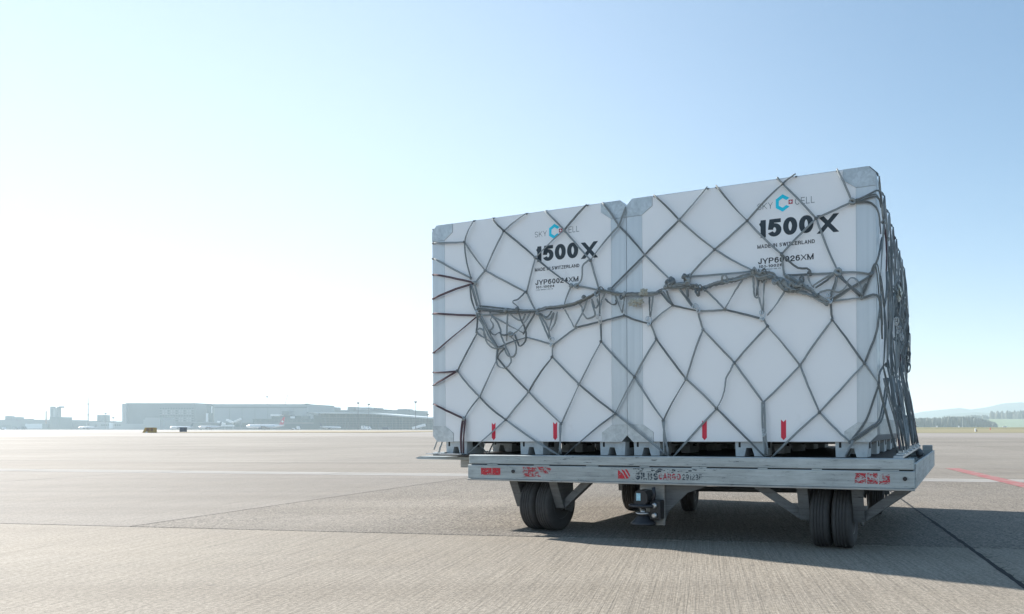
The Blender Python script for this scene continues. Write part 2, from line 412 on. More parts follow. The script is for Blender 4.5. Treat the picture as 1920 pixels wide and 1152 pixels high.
# grass beyond the apron
def grass_mat():
    t = NT('dry_grass'); a = t.noise(t.coord('World', (.004, .07, 1)), 1, 6, .65); b = t.noise(t.coord('World', (.05, .6, 1)), 1, 5, .7)
    c = t.ramp(a, [(.35, (.09, .105, .035)), (.5, (.21, .185, .09)), (.62, (.27, .23, .13)), (.72, (.12, .13, .045))])
    c = t.mix(.6, c, t.ramp(b, [(.3, .6), (.7, 1.25)]), 'MULTIPLY'); t.base(c, .95); return t.m
M_GRASS = grass_mat()
bm = bmesh.new()
prev = None
prof = [(0, .004), (1.5, .05), (25, .30), (60, .70), (110, 1.25), (170, 1.5), (420, 1.9), (1100, 2.5)]
xs = [18, 40, 60, 90, 130, 200, 350, 700]
for i, x in enumerate(xs):
    cur = [bm.verts.new((x if dy < 100 else x-20-dy*.02, 121+dy-(0 if x > 30 else 0), z+(0 if x > 18 else 0))) for dy, z in prof]
    if prev:
        for k in range(len(prof)-1): bm.faces.new((prev[k], cur[k], cur[k+1], prev[k+1]))
    prev = cur
tag(obj('grass_field', bm, M_GRASS, smooth=True), kind='structure')
# low grass island on the left, its front edge drawn to a point
bm = bmesh.new()
isl = [(-99, 121), (-88, 131), (-80, 148), (-93, 205), (-118, 300), (-150, 290), (-146, 205), (-116, 135)]
isl = [(-100.5, 121.5), (-62, 128), (-66, 165), (-110, 300), (-176, 300), (-128, 170)]
top = [bm.verts.new((x*1.0, y, .07)) for x, y in isl]; bot = [bm.verts.new((x, y, .0)) for x, y in isl]
bm.faces.new(top)
for i in range(len(isl)): bm.faces.new((bot[i], bot[(i+1) % len(isl)], top[(i+1) % len(isl)], top[i]))
tag(obj('grass_island', bm, plain('dry_verge_grass', (.22, .17, .09), .95, 0, .35, .2, 'World')), kind='structure')

# ---------------------------------------------------------------- the load's own frame
YAW = -math.atan2(1.096, 2.985); TILT = -.0057
O = Vector((-1.985, 4.916, 0)); RM = (Matrix.Rotation(YAW, 4, 'Z') @ Matrix.Rotation(TILT, 4, 'Y'))
LROT = (0, TILT, YAW)
def L2W(u, v, w): return O+(RM @ Vector((u, v, w)))

# ================================================================ cargo dolly
U0, U1, V0, V1 = .475, 3.39, -.20, 2.35
cart = tag(empty('cargo_dolly', L2W(0, 0, 0), LROT), 'low steel airport cargo dolly with dual rubber tyres carrying the white containers', 'cargo dolly')
# front beam: upper rail, lower rail, slots between them
fb = boxes((U0+.006, U1-.004, V0+.004, V0+.06, .452, .512), bev=.004); obj('front_rail', fb, M_BEAM, cart)
lb = boxes((U0, U1, V0, V0+.06, .352, .445), bev=.003); obj('front_beam', lb, M_BEAM, cart)
obj('rail_slot_shade', boxes((U0+.01, U1-.01, V0+.012, V0+.055, .4445, .4525)), M_SEAM, cart)  # dark strip painting the shade inside the slot
_r = random.Random(11); x = U0+.16
while x < U1-.1:
    s_ = _r.uniform(.05, .12); obj('rail_weld', boxes((x, x+s_, V0+.001, V0+.0115, .4455, .4515)), M_BEAM, cart); x += s_+_r.uniform(.22, .34)
obj('bottom_lip', boxes((U0, U1, V0-.006, V0+.05, .340, .3515), bev=.002), M_PLATE, cart)
bm = bmesh.new(); lathe(bm, [(0, .012), (.006, .012)], 10, 'x'); bmesh.ops.rotate(bm, verts=bm.verts, cent=(0, 0, 0), matrix=Matrix.Rotation(-PI/2, 3, 'Z'))
for u in (.845, 3.34):
    o = obj('bolt', bm.copy() if u < 3 else bm, M_BLACK, cart); o.location = (u, V0-.001, .405)
# side rails, rear beam, deck
bm = bmesh.new(); beam(bm, (U1-.003, V0+.062, .415), (U1+.045, V1, .415), .012, .135); obj('side_panel', bm, M_BEAM, cart)
obj('side_rail', boxes((U0, U0+.05, V0+.061, V1, .36, .50)), M_BEAM, cart)
obj('rear_beam', boxes((U0+.055, U1-.06, V1-.06, V1, .36, .50)), M_BEAM, cart)
obj('rear_corner_plate', boxes((U1-.05, U1+.035, V1-.02, V1+.03, .36, .528), bev=.004), M_BEAM, cart)
obj('deck', boxes((U0+.052, U1-.16, V0+.062, V1-.062, .452, .478)), M_DARK, cart)
obj('side_tray', boxes((U1-.155, U1-.015, V0+.062, V1-.062, .425, .437)), M_DARK, cart)
rt = random.Random(5)
for v, r_ in ((-.03, .026), (1.9, .030)):
    bm = bmesh.new(); lathe(bm, [(-.07, r_*.6), (-.06, r_), (.05, r_), (.06, r_*.6)], 16, 'x')
    bmesh.ops.rotate(bm, verts=bm.verts, cent=(0, 0, 0), matrix=Matrix.Rotation(PI/2, 3, 'Z'))
    o = obj('stop_roller', bm, M_PLATE if v < 1 else M_FRAME, cart, True); o.location = (U1-.055, v, .455+r_*.6)
bm = bmesh.new(); bmesh.ops.create_icosphere(bm, subdivisions=3, radius=1)
for q in bm.verts:
    f = .75+.5*noise.noise(q.co*2.3); q.co = Vector((q.co.x*.055*f, q.co.y*.50*f, q.co.z*.035*f))
o = obj('tray_tarp', bm, plain('green_grey_tarp', (.05, .085, .085), .7, 0, .4, 9), cart); o.location = (U1-.075, .75, .455)
# left wing plate and its bracket
bm = bmesh.new(); prism(bm, [(-.225, .474), (-.20, .466), (.46, .462), (.46, .486), (-.18, .486)], .06, .62); obj('side_wing', bm, M_BEAM, cart)
obj('wing_bracket', boxes((.16, .25, .10, .16, .405, .4615), (.25, .45, .08, .14, .42, .4615), bev=.003), M_PLATE, cart)
# chassis
obj('chassis_beam', boxes((1.78, 1.86, -.13, 1.9, .345, .451), (2.2, 2.28, -.13, 1.9, .345, .451)), M_FRAME, cart)
obj('crossmember', boxes((2.30, 3.3, .62, .74, .265, .345)), M_BROWN, cart)
obj('crossmember', boxes((.8, 3.1, 1.40, 1.48, .37, .445)), M_FRAME, cart)
bm = bmesh.new(); prism(bm, [(1.905, .11), (1.93, .17), (2.016, .25), (2.06, .29), (2.138, .315), (2.21, .344), (1.905, .344)], -.1245, -.112); obj('gusset_plate', bm, M_FRAME, cart)
bm = bmesh.new(); tube(bm, spline([(2.1, .3, .315), (2.5, .35, .30), (2.9, .5, .315)], 6), .006)
tube(bm, spline([(2.1, .3, .30), (2.5, .35, .285), (2.9, .5, .30)], 6), .005); obj('brake_cable', bm, M_BLACK, cart, True)
# coupling
obj('coupling_plate', boxes((1.745, 1.912, -.145, -.125, .085, .3395), bev=.003), M_PLATE, cart)
cp = empty('coupling', (1.80, -.21, .2), parent=cart)
bm = bmesh.new(); prism(bm, [(-.05, .02), (.035, .02), (.055, .045), (.055, .085), (.035, .115), (-.02, .12), (-.04, .11), (-.05, .09)], -.04, .06); bmesh.ops.scale(bm, vec=(.84, 1, .9), verts=bm.verts); obj('coupling_body', bm, M_BLACK, cp)
bm = bmesh.new(); lathe(bm, [(.0, .05), (.004, .092), (.016, .094), (.021, .085), (.022, .04)], 32, 'z'); bmesh.ops.scale(bm, vec=(1, .75, 1), verts=bm.verts); obj('coupling_flange', bm, M_BLACK, cp, True)
bm = bmesh.new(); lathe(bm, [(-.108, .05), (-.105, .080), (-.095, .082), (-.085, .070), (-.055, .040), (-.045, .03)], 32, 'z'); bmesh.ops.scale(bm, vec=(1, .8, 1), verts=bm.verts); obj('coupling_cup', bm, M_BLACK, cp, True)
bm = bmesh.new(); lathe(bm, [(-.05, .022), (-.03, .016), (.0, .016)], 16, 'z'); lathe(bm, [(-.045, .028), (-.032, .05), (-.028, .028)], 20, 'z'); obj('coupling_pin', bm, M_BOLT, cp, True)
obj('coupling_block', boxes((.045, .115, -.01, .063, -.075, .045), bev=.006), M_BLACK, cp)
for w_ in (.015, -.045):
    bm = bmesh.new(); lathe(bm, [(0, .017), (.012, .017), (.018, .011)], 12, 'x'); bmesh.ops.rotate(bm, verts=bm.verts, cent=(0, 0, 0), matrix=Matrix.Rotation(-PI/2, 3, 'Z'))
    o = obj('coupling_bolt', bm, M_BOLT, cp); o.location = (.082, -.012, w_)
bm = bmesh.new(); tube(bm, [(.06, 0, .03), (.075, 0, .08), (.068, 0, .125)], [.012, .011, .013], 8); obj('coupling_lever', bm, M_BLACK, cp, True)
obj('coupling_label', boxes((-.028, .0, -.0415, -.04, .045, .09)), plain('pale_blue_label', (.35, .6, .8), .4, 0, .5, 60), cp)
# wheels
def tyre_bm(R=.181, w=.118):
    pr = [(-w/2+.012, R*.56), (-w/2, R*.70), (-w/2+.002, R*.85), (-w/2+.012, R*.96)]
    gs = 4; x0, x1 = -w/2+.016, w/2-.016; st = (x1-x0)/(gs+1)
    x = x0
    for i in range(gs+1):
        pr += [(x+.001, R*.995 if i not in (0, gs) else R*.985), (x+st-.004, R if i < gs else R*.985)]
        if i < gs: pr += [(x+st-.003, R-.007), (x+st, R-.007)]
        x += st
    pr += [(w/2-.012, R*.96), (w/2-.002, R*.85), (w/2, R*.70), (w/2-.012, R*.56)]
    bm = bmesh.new(); lathe(bm, pr, 64); return bm
def rim_bm(R=.10, w=.118):
    bm = bmesh.new(); lathe(bm, [(-w/2+.014, R*1.03), (-w/2+.008, R), (-w/2+.03, R*.88), (-w/2+.035, R*.5), (-w/2+.01, R*.42), (-w/2+.006, R*.2), (w/2-.006, R*.2), (w/2-.01, R*.42), (w/2-.035, R*.5), (w/2-.03, R*.88), (w/2-.008, R), (w/2-.014, R*1.03)], 32)
    return bm
ty = bpy.data.meshes.new('tyre'); b_ = tyre_bm(); b_.to_mesh(ty); b_.free(); ty.materials.append(M_RUB)
ri = bpy.data.meshes.new('rim'); b_ = rim_bm(); b_.to_mesh(ri); b_.free(); ri.materials.append(M_RIM)
for m_ in (ty, ri):
    for p_ in m_.polygons: p_.use_smooth = True
nb = bpy.data.meshes.new('wheel_nut'); b_ = bmesh.new()
for k in range(5):
    t_ = 2*PI*k/5; lathe(b_, [(-.034, .007), (-.02, .007)], 6, 'x', (0, .038*math.cos(t_), .038*math.sin(t_))); lathe(b_, [(.02, .007), (.034, .007)], 6, 'x', (0, .038*math.cos(t_), .038*math.sin(t_)))
b_.to_mesh(nb); b_.free(); nb.materials.append(M_BOLT)
def wheel(u, v, turn=0):
    e_ = empty('wheel', (u, v, .178-.0057*u), (0, 0, turn), cart)
    t = link(bpy.data.objects.new('tyre', ty), e_); t.rotation_euler = (random.random()*6, 0, 0)
    link(bpy.data.objects.new('rim', ri), e_); tag(link(bpy.data.objects.new('wheel_nuts', nb), e_), kind='stuff')
def fork(uc, hw, v, diag=True):
    wz = .178-.0057*uc
    for s in (-1, 1):
        bm = bmesh.new(); u = uc+s*hw
        prism(bm, [(-.16 if v < .5 else -.07, .345), (-.02, .06+.08), (.05, .12), (.075, .16), (.06, .345)], -.007, .007)
        bmesh.ops.rotate(bm, verts=bm.verts, cent=(0, 0, 0), matrix=Matrix.Rotation(PI/2, 3, 'Z'))
        bmesh.ops.translate(bm, verts=bm.verts, vec=(u, v, -.0057*uc))
        obj('fork_plate', bm, M_FRAME, cart)
        bm = bmesh.new(); beam(bm, (u-.002, v-.175 if v < .5 else v-.05, .35), (u, v-.085 if v < .5 else v-.03, wz-.015), .062, .018, (0, -1, .3)); obj('fork_arm', bm, M_FRAME, cart)
        if diag and (s > 0 or uc > 2):
            bm = bmesh.new(); beam(bm, (u+s*.27, v-.17, .35), (u+s*.03, v-.07, wz+.01), .05, .03, (0, -1, .2)); obj('diagonal_brace', bm, M_FRAME, cart)
    bm = bmesh.new(); tube(bm, [(uc-hw-.02, v, wz), (uc+hw+.02, v, wz)], .018, 12); obj('axle', bm, M_RIM, cart)
for uc in (.955, 2.925):
    wheel(uc-.063, .04); wheel(uc+.063, .04); fork(uc, .155, .04)
for u in (1.0, 1.486, 2.51, 2.995): wheel(u, 1.27+.2*(u-1.0), .197)      # the steered axle stands turned
fork(2.995, .085, 1.67, False); fork(1.0, .085, 1.27, False)
bm = bmesh.new(); tube(bm, [(.93, 1.256, .178), (3.07, 1.684, .165)], .022, 12); obj('steered_axle', bm, M_FRAME, cart)
# worn markings on the beam
def plate_poly(name, polys, mat, parent, y, lab=None):
    bm = bmesh.new()
    for p in polys: prism(bm, p, y, y+.0006)
    bmesh.ops.recalc_face_normals(bm, faces=bm.faces)
    o = obj(name, bm, mat, parent)
    if lab: o['label'] = lab
    return o
YB = V0-.0008
R4 = lambda a, b, c, d: [(a, c), (b, c), (b, d), (a, d)]
plate_poly('reflector_film', [R4(.585, .672, .378, .425), R4(.677, .742, .378, .426)], M_WRED, cart, YB, 'scratched red reflector film at the left end')
plate_poly('red_marking', [[(.92, .372), (1.06, .372), (1.02, .436), (.92, .436)], [(1.065, .395), (1.12, .395), (1.075, .438), (1.03, .438)], [(1.125, .405), (1.14, .43), (1.10, .437), (1.085, .437)]], M_WRED2, cart, YB, 'scraped red stripes')
plate_poly('reflector_film', [R4(3.075, 3.135, .376, .432), R4(3.142, 3.198, .374, .434), R4(3.205, 3.262, .372, .43)], M_WRED2, cart, YB, 'torn red reflector film at the right end')
plate_poly('company_mark', [[(1.622, .372), (1.675, .372), (1.655, .405), (1.622, .428)], [(1.681, .372), (1.697, .376), (1.668, .42), (1.655, .428), (1.645, .43)], [(1.702, .384), (1.708, .392), (1.685, .43), (1.67, .43)]], M_WRED, cart, YB, 'worn red striped corner mark')

# ---- a small grotesque stroke alphabet for the printed lettering
def arc(cx, cy, rx, ry, a0, a1, n=None):
    n = n or max(4, int(abs(a1-a0)/15)); return [(cx+rx*math.cos(rad(a0+(a1-a0)*i/n)), cy+ry*math.sin(rad(a0+(a1-a0)*i/n))) for i in range(n+1)]
D_ = 'd'      # diagonal stroke: ends are cut level
GLY = {
 '0': (.58, [arc(.5, .5, .5, .5, 90, 450, 28)]), 'O': (.80, [arc(.5, .5, .5, .5, 90, 450, 28)]),
 '1': (.36, [[(1, 0), (1, 1)], [(0, .76), (.45, .79), (.8, .90), (1, 1)]]),
 '5': (.58, [[(.93, 1), (.20, 1), (.08, .52)], [(.06, .53)]+arc(.5, .34, .5, .34, 140, -155, 20)]),
 '2': (.58, [arc(.5, .71, .5, .29, 175, -35, 14)+[(.45, .36), (.1, .16), (0, 0)], [(0, 0), (1, 0)]]),
 '3': (.58, [arc(.5, .76, .46, .24, 165, -90, 16), arc(.5, .27, .5, .27, 90, -165, 18)]),
 '4': (.60, [[(.76, 0), (.76, 1)], [(.76, 1), (0, .3), (1, .3)]]),
 '6': (.58, [arc(.5, .33, .5, .33, 90, 450, 22), [(0, .33)]+arc(.53, .58, .53, .42, 180, 35, 12)]),
 '9': (.58, [arc(.5, .67, .5, .33, 90, 450, 22), [(1, .67)]+arc(.47, .42, .53, .42, 0, -145, 12)]),
 'S': (.66, [arc(.5, .75, .47, .25, 15, 250, 16)+[(.7, .46)]+arc(.5, .25, .5, .25, 60, -165, 16)]),
 'J': (.50, [[(1, 1), (1, .3)]+arc(.5, .30, .5, .30, 0, -175, 12)]),
 'Y': (.70, [[(0, 1), (.5, .44), D_], [(1, 1), (.5, .44), D_], [(.5, .5), (.5, 0)]]),
 'P': (.66, [[(0, 0), (0, 1)], [(0, 1), (.6, 1)]+arc(.6, .73, .4, .27, 90, -90, 10)+[(.6, .46), (0, .46)]]),
 'R': (.70, [[(0, 0), (0, 1)], [(0, 1), (.6, 1)]+arc(.6, .74, .38, .26, 90, -90, 10)+[(.6, .48), (0, .48)], [(.6, .48), (.9, .35), (.95, 0)]]),
 'B': (.68, [[(0, 0), (0, 1)], [(0, 1), (.6, 1)]+arc(.6, .76, .34, .24, 90, -90, 10)+[(0, .52)], [(.6, .52)]+arc(.6, .26, .4, .26, 90, -90, 10)+[(0, 0)]]),
 'X': (.70, [[(0, 0), (1, 1), D_], [(0, 1), (1, 0), D_]]),
 'M': (.82, [[(0, 0), (0, 1)], [(1, 0), (1, 1)], [(0, 1), (.5, 0), D_], [(1, 1), (.5, 0), D_]]),
 'A': (.72, [[(0, 0), (.5, 1), D_], [(1, 0), (.5, 1), D_], [(.2, .3), (.8, .3)]]),
 'D': (.72, [[(0, 0), (0, 1)], [(0, 1), (.45, 1)]+arc(.45, .5, .55, .5, 90, -90, 14)+[(0, 0)]]),
 'E': (.62, [[(0, 0), (0, 1)], [(0, 1), (1, 1)], [(0, .52), (.92, .52)], [(0, 0), (1, 0)]]),
 'F': (.58, [[(0, 0), (0, 1)], [(0, 1), (1, 1)], [(0, .5), (.88, .5)]]), 'I': (.13, [[(.5, 0), (.5, 1)]]),
 'N': (.72, [[(0, 0), (0, 1)], [(1, 0), (1, 1)], [(0, 1), (1, 0), D_]]),
 'W': (.98, [[(0, 1), (.26, 0), D_], [(.5, 1), (.26, 0), D_], [(.5, 1), (.74, 0), D_], [(1, 1), (.74, 0), D_]]),
 'T': (.62, [[(0, 1), (1, 1)], [(.5, 0), (.5, 1)]]), 'Z': (.62, [[(0, 1), (1, 1)], [(1, 1), (0, 0), D_], [(0, 0), (1, 0)]]),
 'H': (.72, [[(0, 0), (0, 1)], [(1, 0), (1, 1)], [(0, .52), (1, .52)]]),
 'L': (.56, [[(0, 1), (0, 0)], [(0, 0), (1, 0)]]), 'K': (.70, [[(0, 0), (0, 1)], [(1, 1), (0, .38), D_], [(.3, .56), (1, 0), D_]]),
 'C': (.74, [arc(.5, .5, .5, .5, 38, 322, 22)]), 'G': (.78, [arc(.5, .5, .5, .5, 38, 330, 22)+[(.97, .45), (.55, .45)]]), '-': (.34, [[(0, .38), (1, .38)]]), ' ': (.26, []),
}
def text(name, s, u0, u1, w0, w1, mat, parent, y, t=.14, gap=.12):
    bm = bmesh.new(); x = 0; lay = 0; ws = 0
    for chh in s: ws += GLY[chh][0]+gap
    ws -= gap; sx = (u1-u0)/ws; sz = w1-w0
    for chh in s:
        w, strokes = GLY[chh]
        tx = min(t, w)
        for st in strokes:
            dg = st[-1] == 'd'; pts = [p for p in st if p != 'd']
            P_ = [Vector((x+tx/2+p[0]*(w-tx), t/2+p[1]*(1-t), 0)) for p in pts]
            closed = len(P_) > 6 and (P_[0]-P_[-1]).length < 1e-4
            if closed: P_ = P_[:-1]
            n = len(P_)
            if not closed:
                e0, e1 = (P_[0]-P_[1]).normalized(), (P_[-1]-P_[-2]).normalized(); ex = t*.9 if dg else (t/2 if any(abs(abs(e.x)-1) < .02 or abs(abs(e.y)-1) < .02 for e in (e0, e1)) else 0)
                axis0 = abs(abs(e0.x)-1) < .02 or abs(abs(e0.y)-1) < .02; axis1 = abs(abs(e1.x)-1) < .02 or abs(abs(e1.y)-1) < .02
                if dg: P_[0] = P_[0]+e0*ex; P_[-1] = P_[-1]+e1*ex
                else:
                    if axis0: P_[0] = P_[0]+e0*t/2
                    if axis1: P_[-1] = P_[-1]+e1*t/2
            L_, R_ = [], []
            for i in range(n):
                a = P_[i-1] if (i or closed) else P_[i]; b = P_[(i+1) % n] if (i < n-1 or closed) else P_[i]
                d1 = (P_[i]-a).normalized() if (P_[i]-a).length > 1e-6 else (b-P_[i]).normalized()
                d2 = (b-P_[i]).normalized() if (b-P_[i]).length > 1e-6 else d1
                n1 = Vector((-d1.y, d1.x, 0)); n2 = Vector((-d2.y, d2.x, 0)); m_ = (n1+n2)
                m_ = m_.normalized() if m_.length > 1e-3 else n1; k = min(1.8, 1/max(.4, m_.dot(n1)))
                for lst, sgn in ((L_, 1), (R_, -1)):
                    q = P_[i]+m_*k*t/2*sgn; q.y = min(1, max(0, q.y))
                    lst.append(bm.verts.new((u0+q.x*sx, y-.00004*lay, w0+q.y*sz)))
            for i in range(n if closed else n-1):
                j = (i+1) % n
                try: bm.faces.new((R_[i], R_[j], L_[j], L_[i]))
                except ValueError: pass
            lay = (lay+1) % 5
        x += w+gap
    return obj(name, bm, mat, parent)
text('dolly_lettering', 'GILBS', 1.74, 1.895, .368, .412, M_WINK, cart, YB, .24)
text('dolly_lettering', 'CARGO', 1.90, 2.045, .372, .41, M_WREDT, cart, YB, .24)
text('dolly_lettering', '29123F', 2.055, 2.18, .372, .408, M_WINK, cart, YB, .17)
_r = random.Random(4)
plate_poly('scraped_patch', [[(x_, z_), (x_+l_, z_+_r.uniform(-.003, .003)), (x_+l_*.9, z_+h_), (x_+.1*l_, z_+h_*.9)] for x_, z_, l_, h_ in [(_r.choice((_r.uniform(1.72, 1.92), _r.uniform(1.9, 2.18))), _r.uniform(.412, .434), _r.uniform(.008, .03), _r.uniform(.003, .008)) for _ in range(46)]], M_WINK, cart, YB-.0002)

# ================================================================ air pallet
pal = tag(empty('air_pallet', L2W(0, 0, 0), LROT), 'thin aluminium air cargo pallet lying on the dolly under both containers', 'air pallet')
obj('pallet_sheet', boxes((.05, 3.31, -.06, 2.43, .497, .5065), bev=.002), M_DARK, pal)
bm = boxes((.04, .085, -.06, 2.43, .5068, .516), (3.27, 3.32, -.06, 2.43, .5068, .520), (.09, 3.265, 2.39, 2.43, .5068, .516)); obj('edge_rail', bm, M_ALU, pal)
obj('pallet_lip', boxes((-.02, .30, -.055, -.02, .5068, .513)), M_ALU, pal)
for v in (.12, .5, .95, 1.4, 1.9, 2.3):
    obj('net_fitting', boxes((3.275, 3.325, v-.035, v+.035, .5205, .532), (3.285, 3.315, v-.012, v+.012, .532, .548), bev=.003), M_HOOK, pal)
for u in (.06, .12): obj('net_fitting', boxes((u-.02, u+.02, -.045, -.01, .5135, .523), bev=.002), M_HOOK, pal)

# ================================================================ two containers
CW, CD, Z0, Z1 = 1.588, 2.44, .598, 2.182
ch = .042
def container(u0, feet, label, serial, small):
    c = tag(empty('freight_container', L2W(u0, 0, 0), LROT), label, 'freight container', 'white freight containers side by side on the dolly')
    g = .0002; a, b = g, CW-g
    prof = [(a+ch, Z0), (b-ch, Z0), (b, Z0+ch), (b, Z1-ch), (b-ch, Z1), (a+ch, Z1), (a, Z1-ch), (a, Z0+ch)]
    bm = bmesh.new(); prism(bm, prof, .004, CD); obj('shell', bm, M_POST, c)
    pw = .113; cut = [(.185, 0), (.185, .062), (pw, .113)]
    # white front panel between the posts and corner plates, proud of the shell
    fp = [(pw, Z0+.113), (.187, Z0+.062-.0), (.187, Z0+.003), (CW-.187, Z0+.003), (CW-.187, Z0+.062), (CW-pw, Z0+.113), (CW-pw, Z1-.113), (CW-.187, Z1-.062), (CW-.187, Z1-.003), (.187, Z1-.003), (.187, Z1-.062), (pw, Z1-.113)]
    bm = bmesh.new(); prism(bm, fp, .0, .012); obj('front_panel', bm, M_WHITE, c)
    for s in (0, 1):
        m = (lambda x: x) if s == 0 else (lambda x: CW-x)
        def poly(ps): 
            q = [(m(x), z) for x, z in ps]; return q if s == 0 else q[::-1]
        bm = bmesh.new(); prism(bm, poly([(g+.001, Z0+.115), (pw-.0015, Z0+.115), (pw-.0015, Z1-.115), (g+.001, Z1-.115)]), -.0005, .03); obj('corner_post', bm, M_POST, c)
        bm = bmesh.new(); prism(bm, poly([(g, Z0+ch), (ch, Z0-.001), (.1855, Z0-.001), (.1855, Z0+.061), (pw-.001, Z0+.1135), (g, Z0+.1135)]), -.003, .16); obj('corner_plate', bm, M_CAP, c)
        bm = bmesh.new(); prism(bm, poly([(g, Z1-ch), (g, Z1-.1135), (pw-.001, Z1-.1135), (.1855, Z1-.061), (.1855, Z1+.001), (ch, Z1+.001)]), -.003, .16); obj('corner_plate', bm, M_CAP, c)
        # side panel, side posts and base rail
        x0, x1 = ((-.0004, .012) if s == 0 else (CW-.012, CW+.0004))
        obj('side_panel', boxes((x0, x1, .19, CD-.19, Z0+.14, Z1-.05)), M_WHITE, c)
        obj('side_post', boxes((x0-.0002 if s == 0 else x0, x1 if s == 0 else x1+.0002, .162, .188, Z0+.14, Z1-.05), (x0-.0002 if s == 0 else x0, x1 if s == 0 else x1+.0002, CD-.188, CD-.004, Z0+.14, Z1-.05)), M_ALU, c)
        obj('base_rail', boxes((x0+.0001 if s == 0 else x0-.02, x1+.02 if s == 0 else x1-.0001, .163, CD-.004, Z0+.046, Z0+.137)), M_CAP, c)
    obj('roof_panel', boxes((ch+.01, CW-ch-.01, .17, CD-.05, Z1+.0005, Z1+.004)), M_WHITE, c)
    obj('rim_line', boxes((.19, CW-.19, .0005, .02, Z1-.0025, Z1+.0006)), M_CAP, c)
    # feet
    def foot_me():
        bm = bmesh.new(); w = .188; h = Z0-.509
        pts = [(0, h), (0, 0), (.058, 0), (.072, .052), (.108, .052), (.124, 0), (w, 0), (w, h), (.148, h), (.140, h-.03), (.125, h-.036), (.118, h-.03), (.114, h-.008), (.05, h-.008), (.042, h)]
        pts = [(0, h), (.004, 0), (.058, 0), (.072, .052), (.108, .052), (.124, 0), (w-.004, 0), (w, h)]
        a = [bm.verts.new((x, 0, z)) for x, z in pts]; f = bm.faces.new(a[::-1] if False else a)
        r_ = bmesh.ops.extrude_face_region(bm, geom=[f]); vs = [v for v in r_['geom'] if isinstance(v, bmesh.types.BMVert)]
        for v in vs: v.co.y += .19
        # no pockets are cut: flat dark plates below paint their shade
        bmesh.ops.recalc_face_normals(bm, faces=bm.faces)
        m_ = bpy.data.meshes.new('foot'); bm.to_mesh(m_); bm.free(); m_.materials.append(M_FOOT); return m_
    fm = foot_me()
    pks = []
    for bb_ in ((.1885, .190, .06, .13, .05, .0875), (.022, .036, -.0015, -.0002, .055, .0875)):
        pk = bpy.data.meshes.new('foot_pocket_shade'); b_ = boxes(bb_); b_.to_mesh(pk); b_.free(); pk.materials.append(M_SEAM); pks.append(pk)
    for k in range(5):
        for f in feet:
            o = link(bpy.data.objects.new('foot', fm), c); o.location = (f, .02+k*.53, .509)
            for pk in pks: link(bpy.data.objects.new('foot_pocket_shade', pk), o)
    obj('floor_runner', boxes((.06, CW-.06, .30, CD-.05, Z0-.018, Z0-.0005)), M_DARK, c)
    # print
    y = -.0008; d = .0
    text('print', '1500', .885+d, 1.228+d, 1.837, 1.943, M_INK, c, y, .22, .07)
    text('print', 'X', 1.262+d, 1.364+d, 1.825, 1.934, M_INK, c, y, .27)
    text('print', 'MADE IN SWITZERLAND', .885, 1.236, 1.773, 1.7955, M_TXT, c, y, .18, .15)
    text('print', serial, .889, 1.228, 1.678, 1.712, M_TXT, c, y, .165, .12)
    text('print', small, .892, 1.04, 1.654, 1.671, M_TXT, c, y, .17, .14)
    text('print', 'TARE WEIGHT 595 KG', .893, 1.03, 1.640, 1.6465, M_THIN, c, y, .16)
    text('logo_lettering', 'SKY', .886, .981, 2.008, 2.046, M_THIN, c, y, .075, .2)
    text('logo_lettering', 'CELL', 1.119, 1.236, 2.012, 2.052, M_THIN, c, y, .075, .2)
    cx_, cz, Ro, Ri = 1.043, 2.033, .0525, .0285
    hx = lambda R, k: (cx_+R*.93*math.sin(rad(60*k)), cz+R*math.cos(rad(60*k)))
    bm = bmesh.new()
    order = [1, 0, 5, 4, 3, 2]
    for i in range(5):
        p, q = order[i], order[i+1]
        bm.faces.new([bm.verts.new((x, y, z)) for x, z in (hx(Ro, p), hx(Ri, p), hx(Ri, q), hx(Ro, q))])
    bmesh.ops.recalc_face_normals(bm, faces=bm.faces); obj('logo_hexagon', bm, M_LOGO, c)
    sx, sz, h_ = 1.092, 2.034, .0125
    bm = bmesh.new(); bm.faces.new([bm.verts.new((x, y-.0003, z)) for x, z in ((sx-h_, sz-h_), (sx+h_, sz-h_), (sx+h_, sz+h_), (sx-h_, sz+h_))]); obj('logo_square', bm, M_LRED, c)
    bm = bmesh.new()
    for a_, b_ in ((.008, .003), (.003, .008)): bm.faces.new([bm.verts.new((x, y-(.0006 if a_ > b_ else .0008), z)) for x, z in ((sx-a_, sz-b_), (sx+a_, sz-b_), (sx+a_, sz+b_), (sx-a_, sz+b_))])
    obj('logo_cross', bm, M_LW, c)
    for u in (.536, 1.041):
        bm = bmesh.new(); ps = [(u, .609), (u+.0155, .625), (u+.0155, .7325), (u, .718), (u-.0155, .7325), (u-.0155, .625)]
        prism(bm, ps, -.0012, -.0004); o = obj('arrow_sticker', bm, M_ARROW, c)
        bm = bmesh.new()
    return c
container(0.0, (.10, .745, 1.375), 'white freight container numbered JYP60024XM on the left half of the dolly', 'JYP60024XM', '101-10024')
container(1.5895, (.035, .73, 1.345), 'white freight container numbered JYP60026XM on the right half of the dolly', 'JYP60026XM', '101-10026')

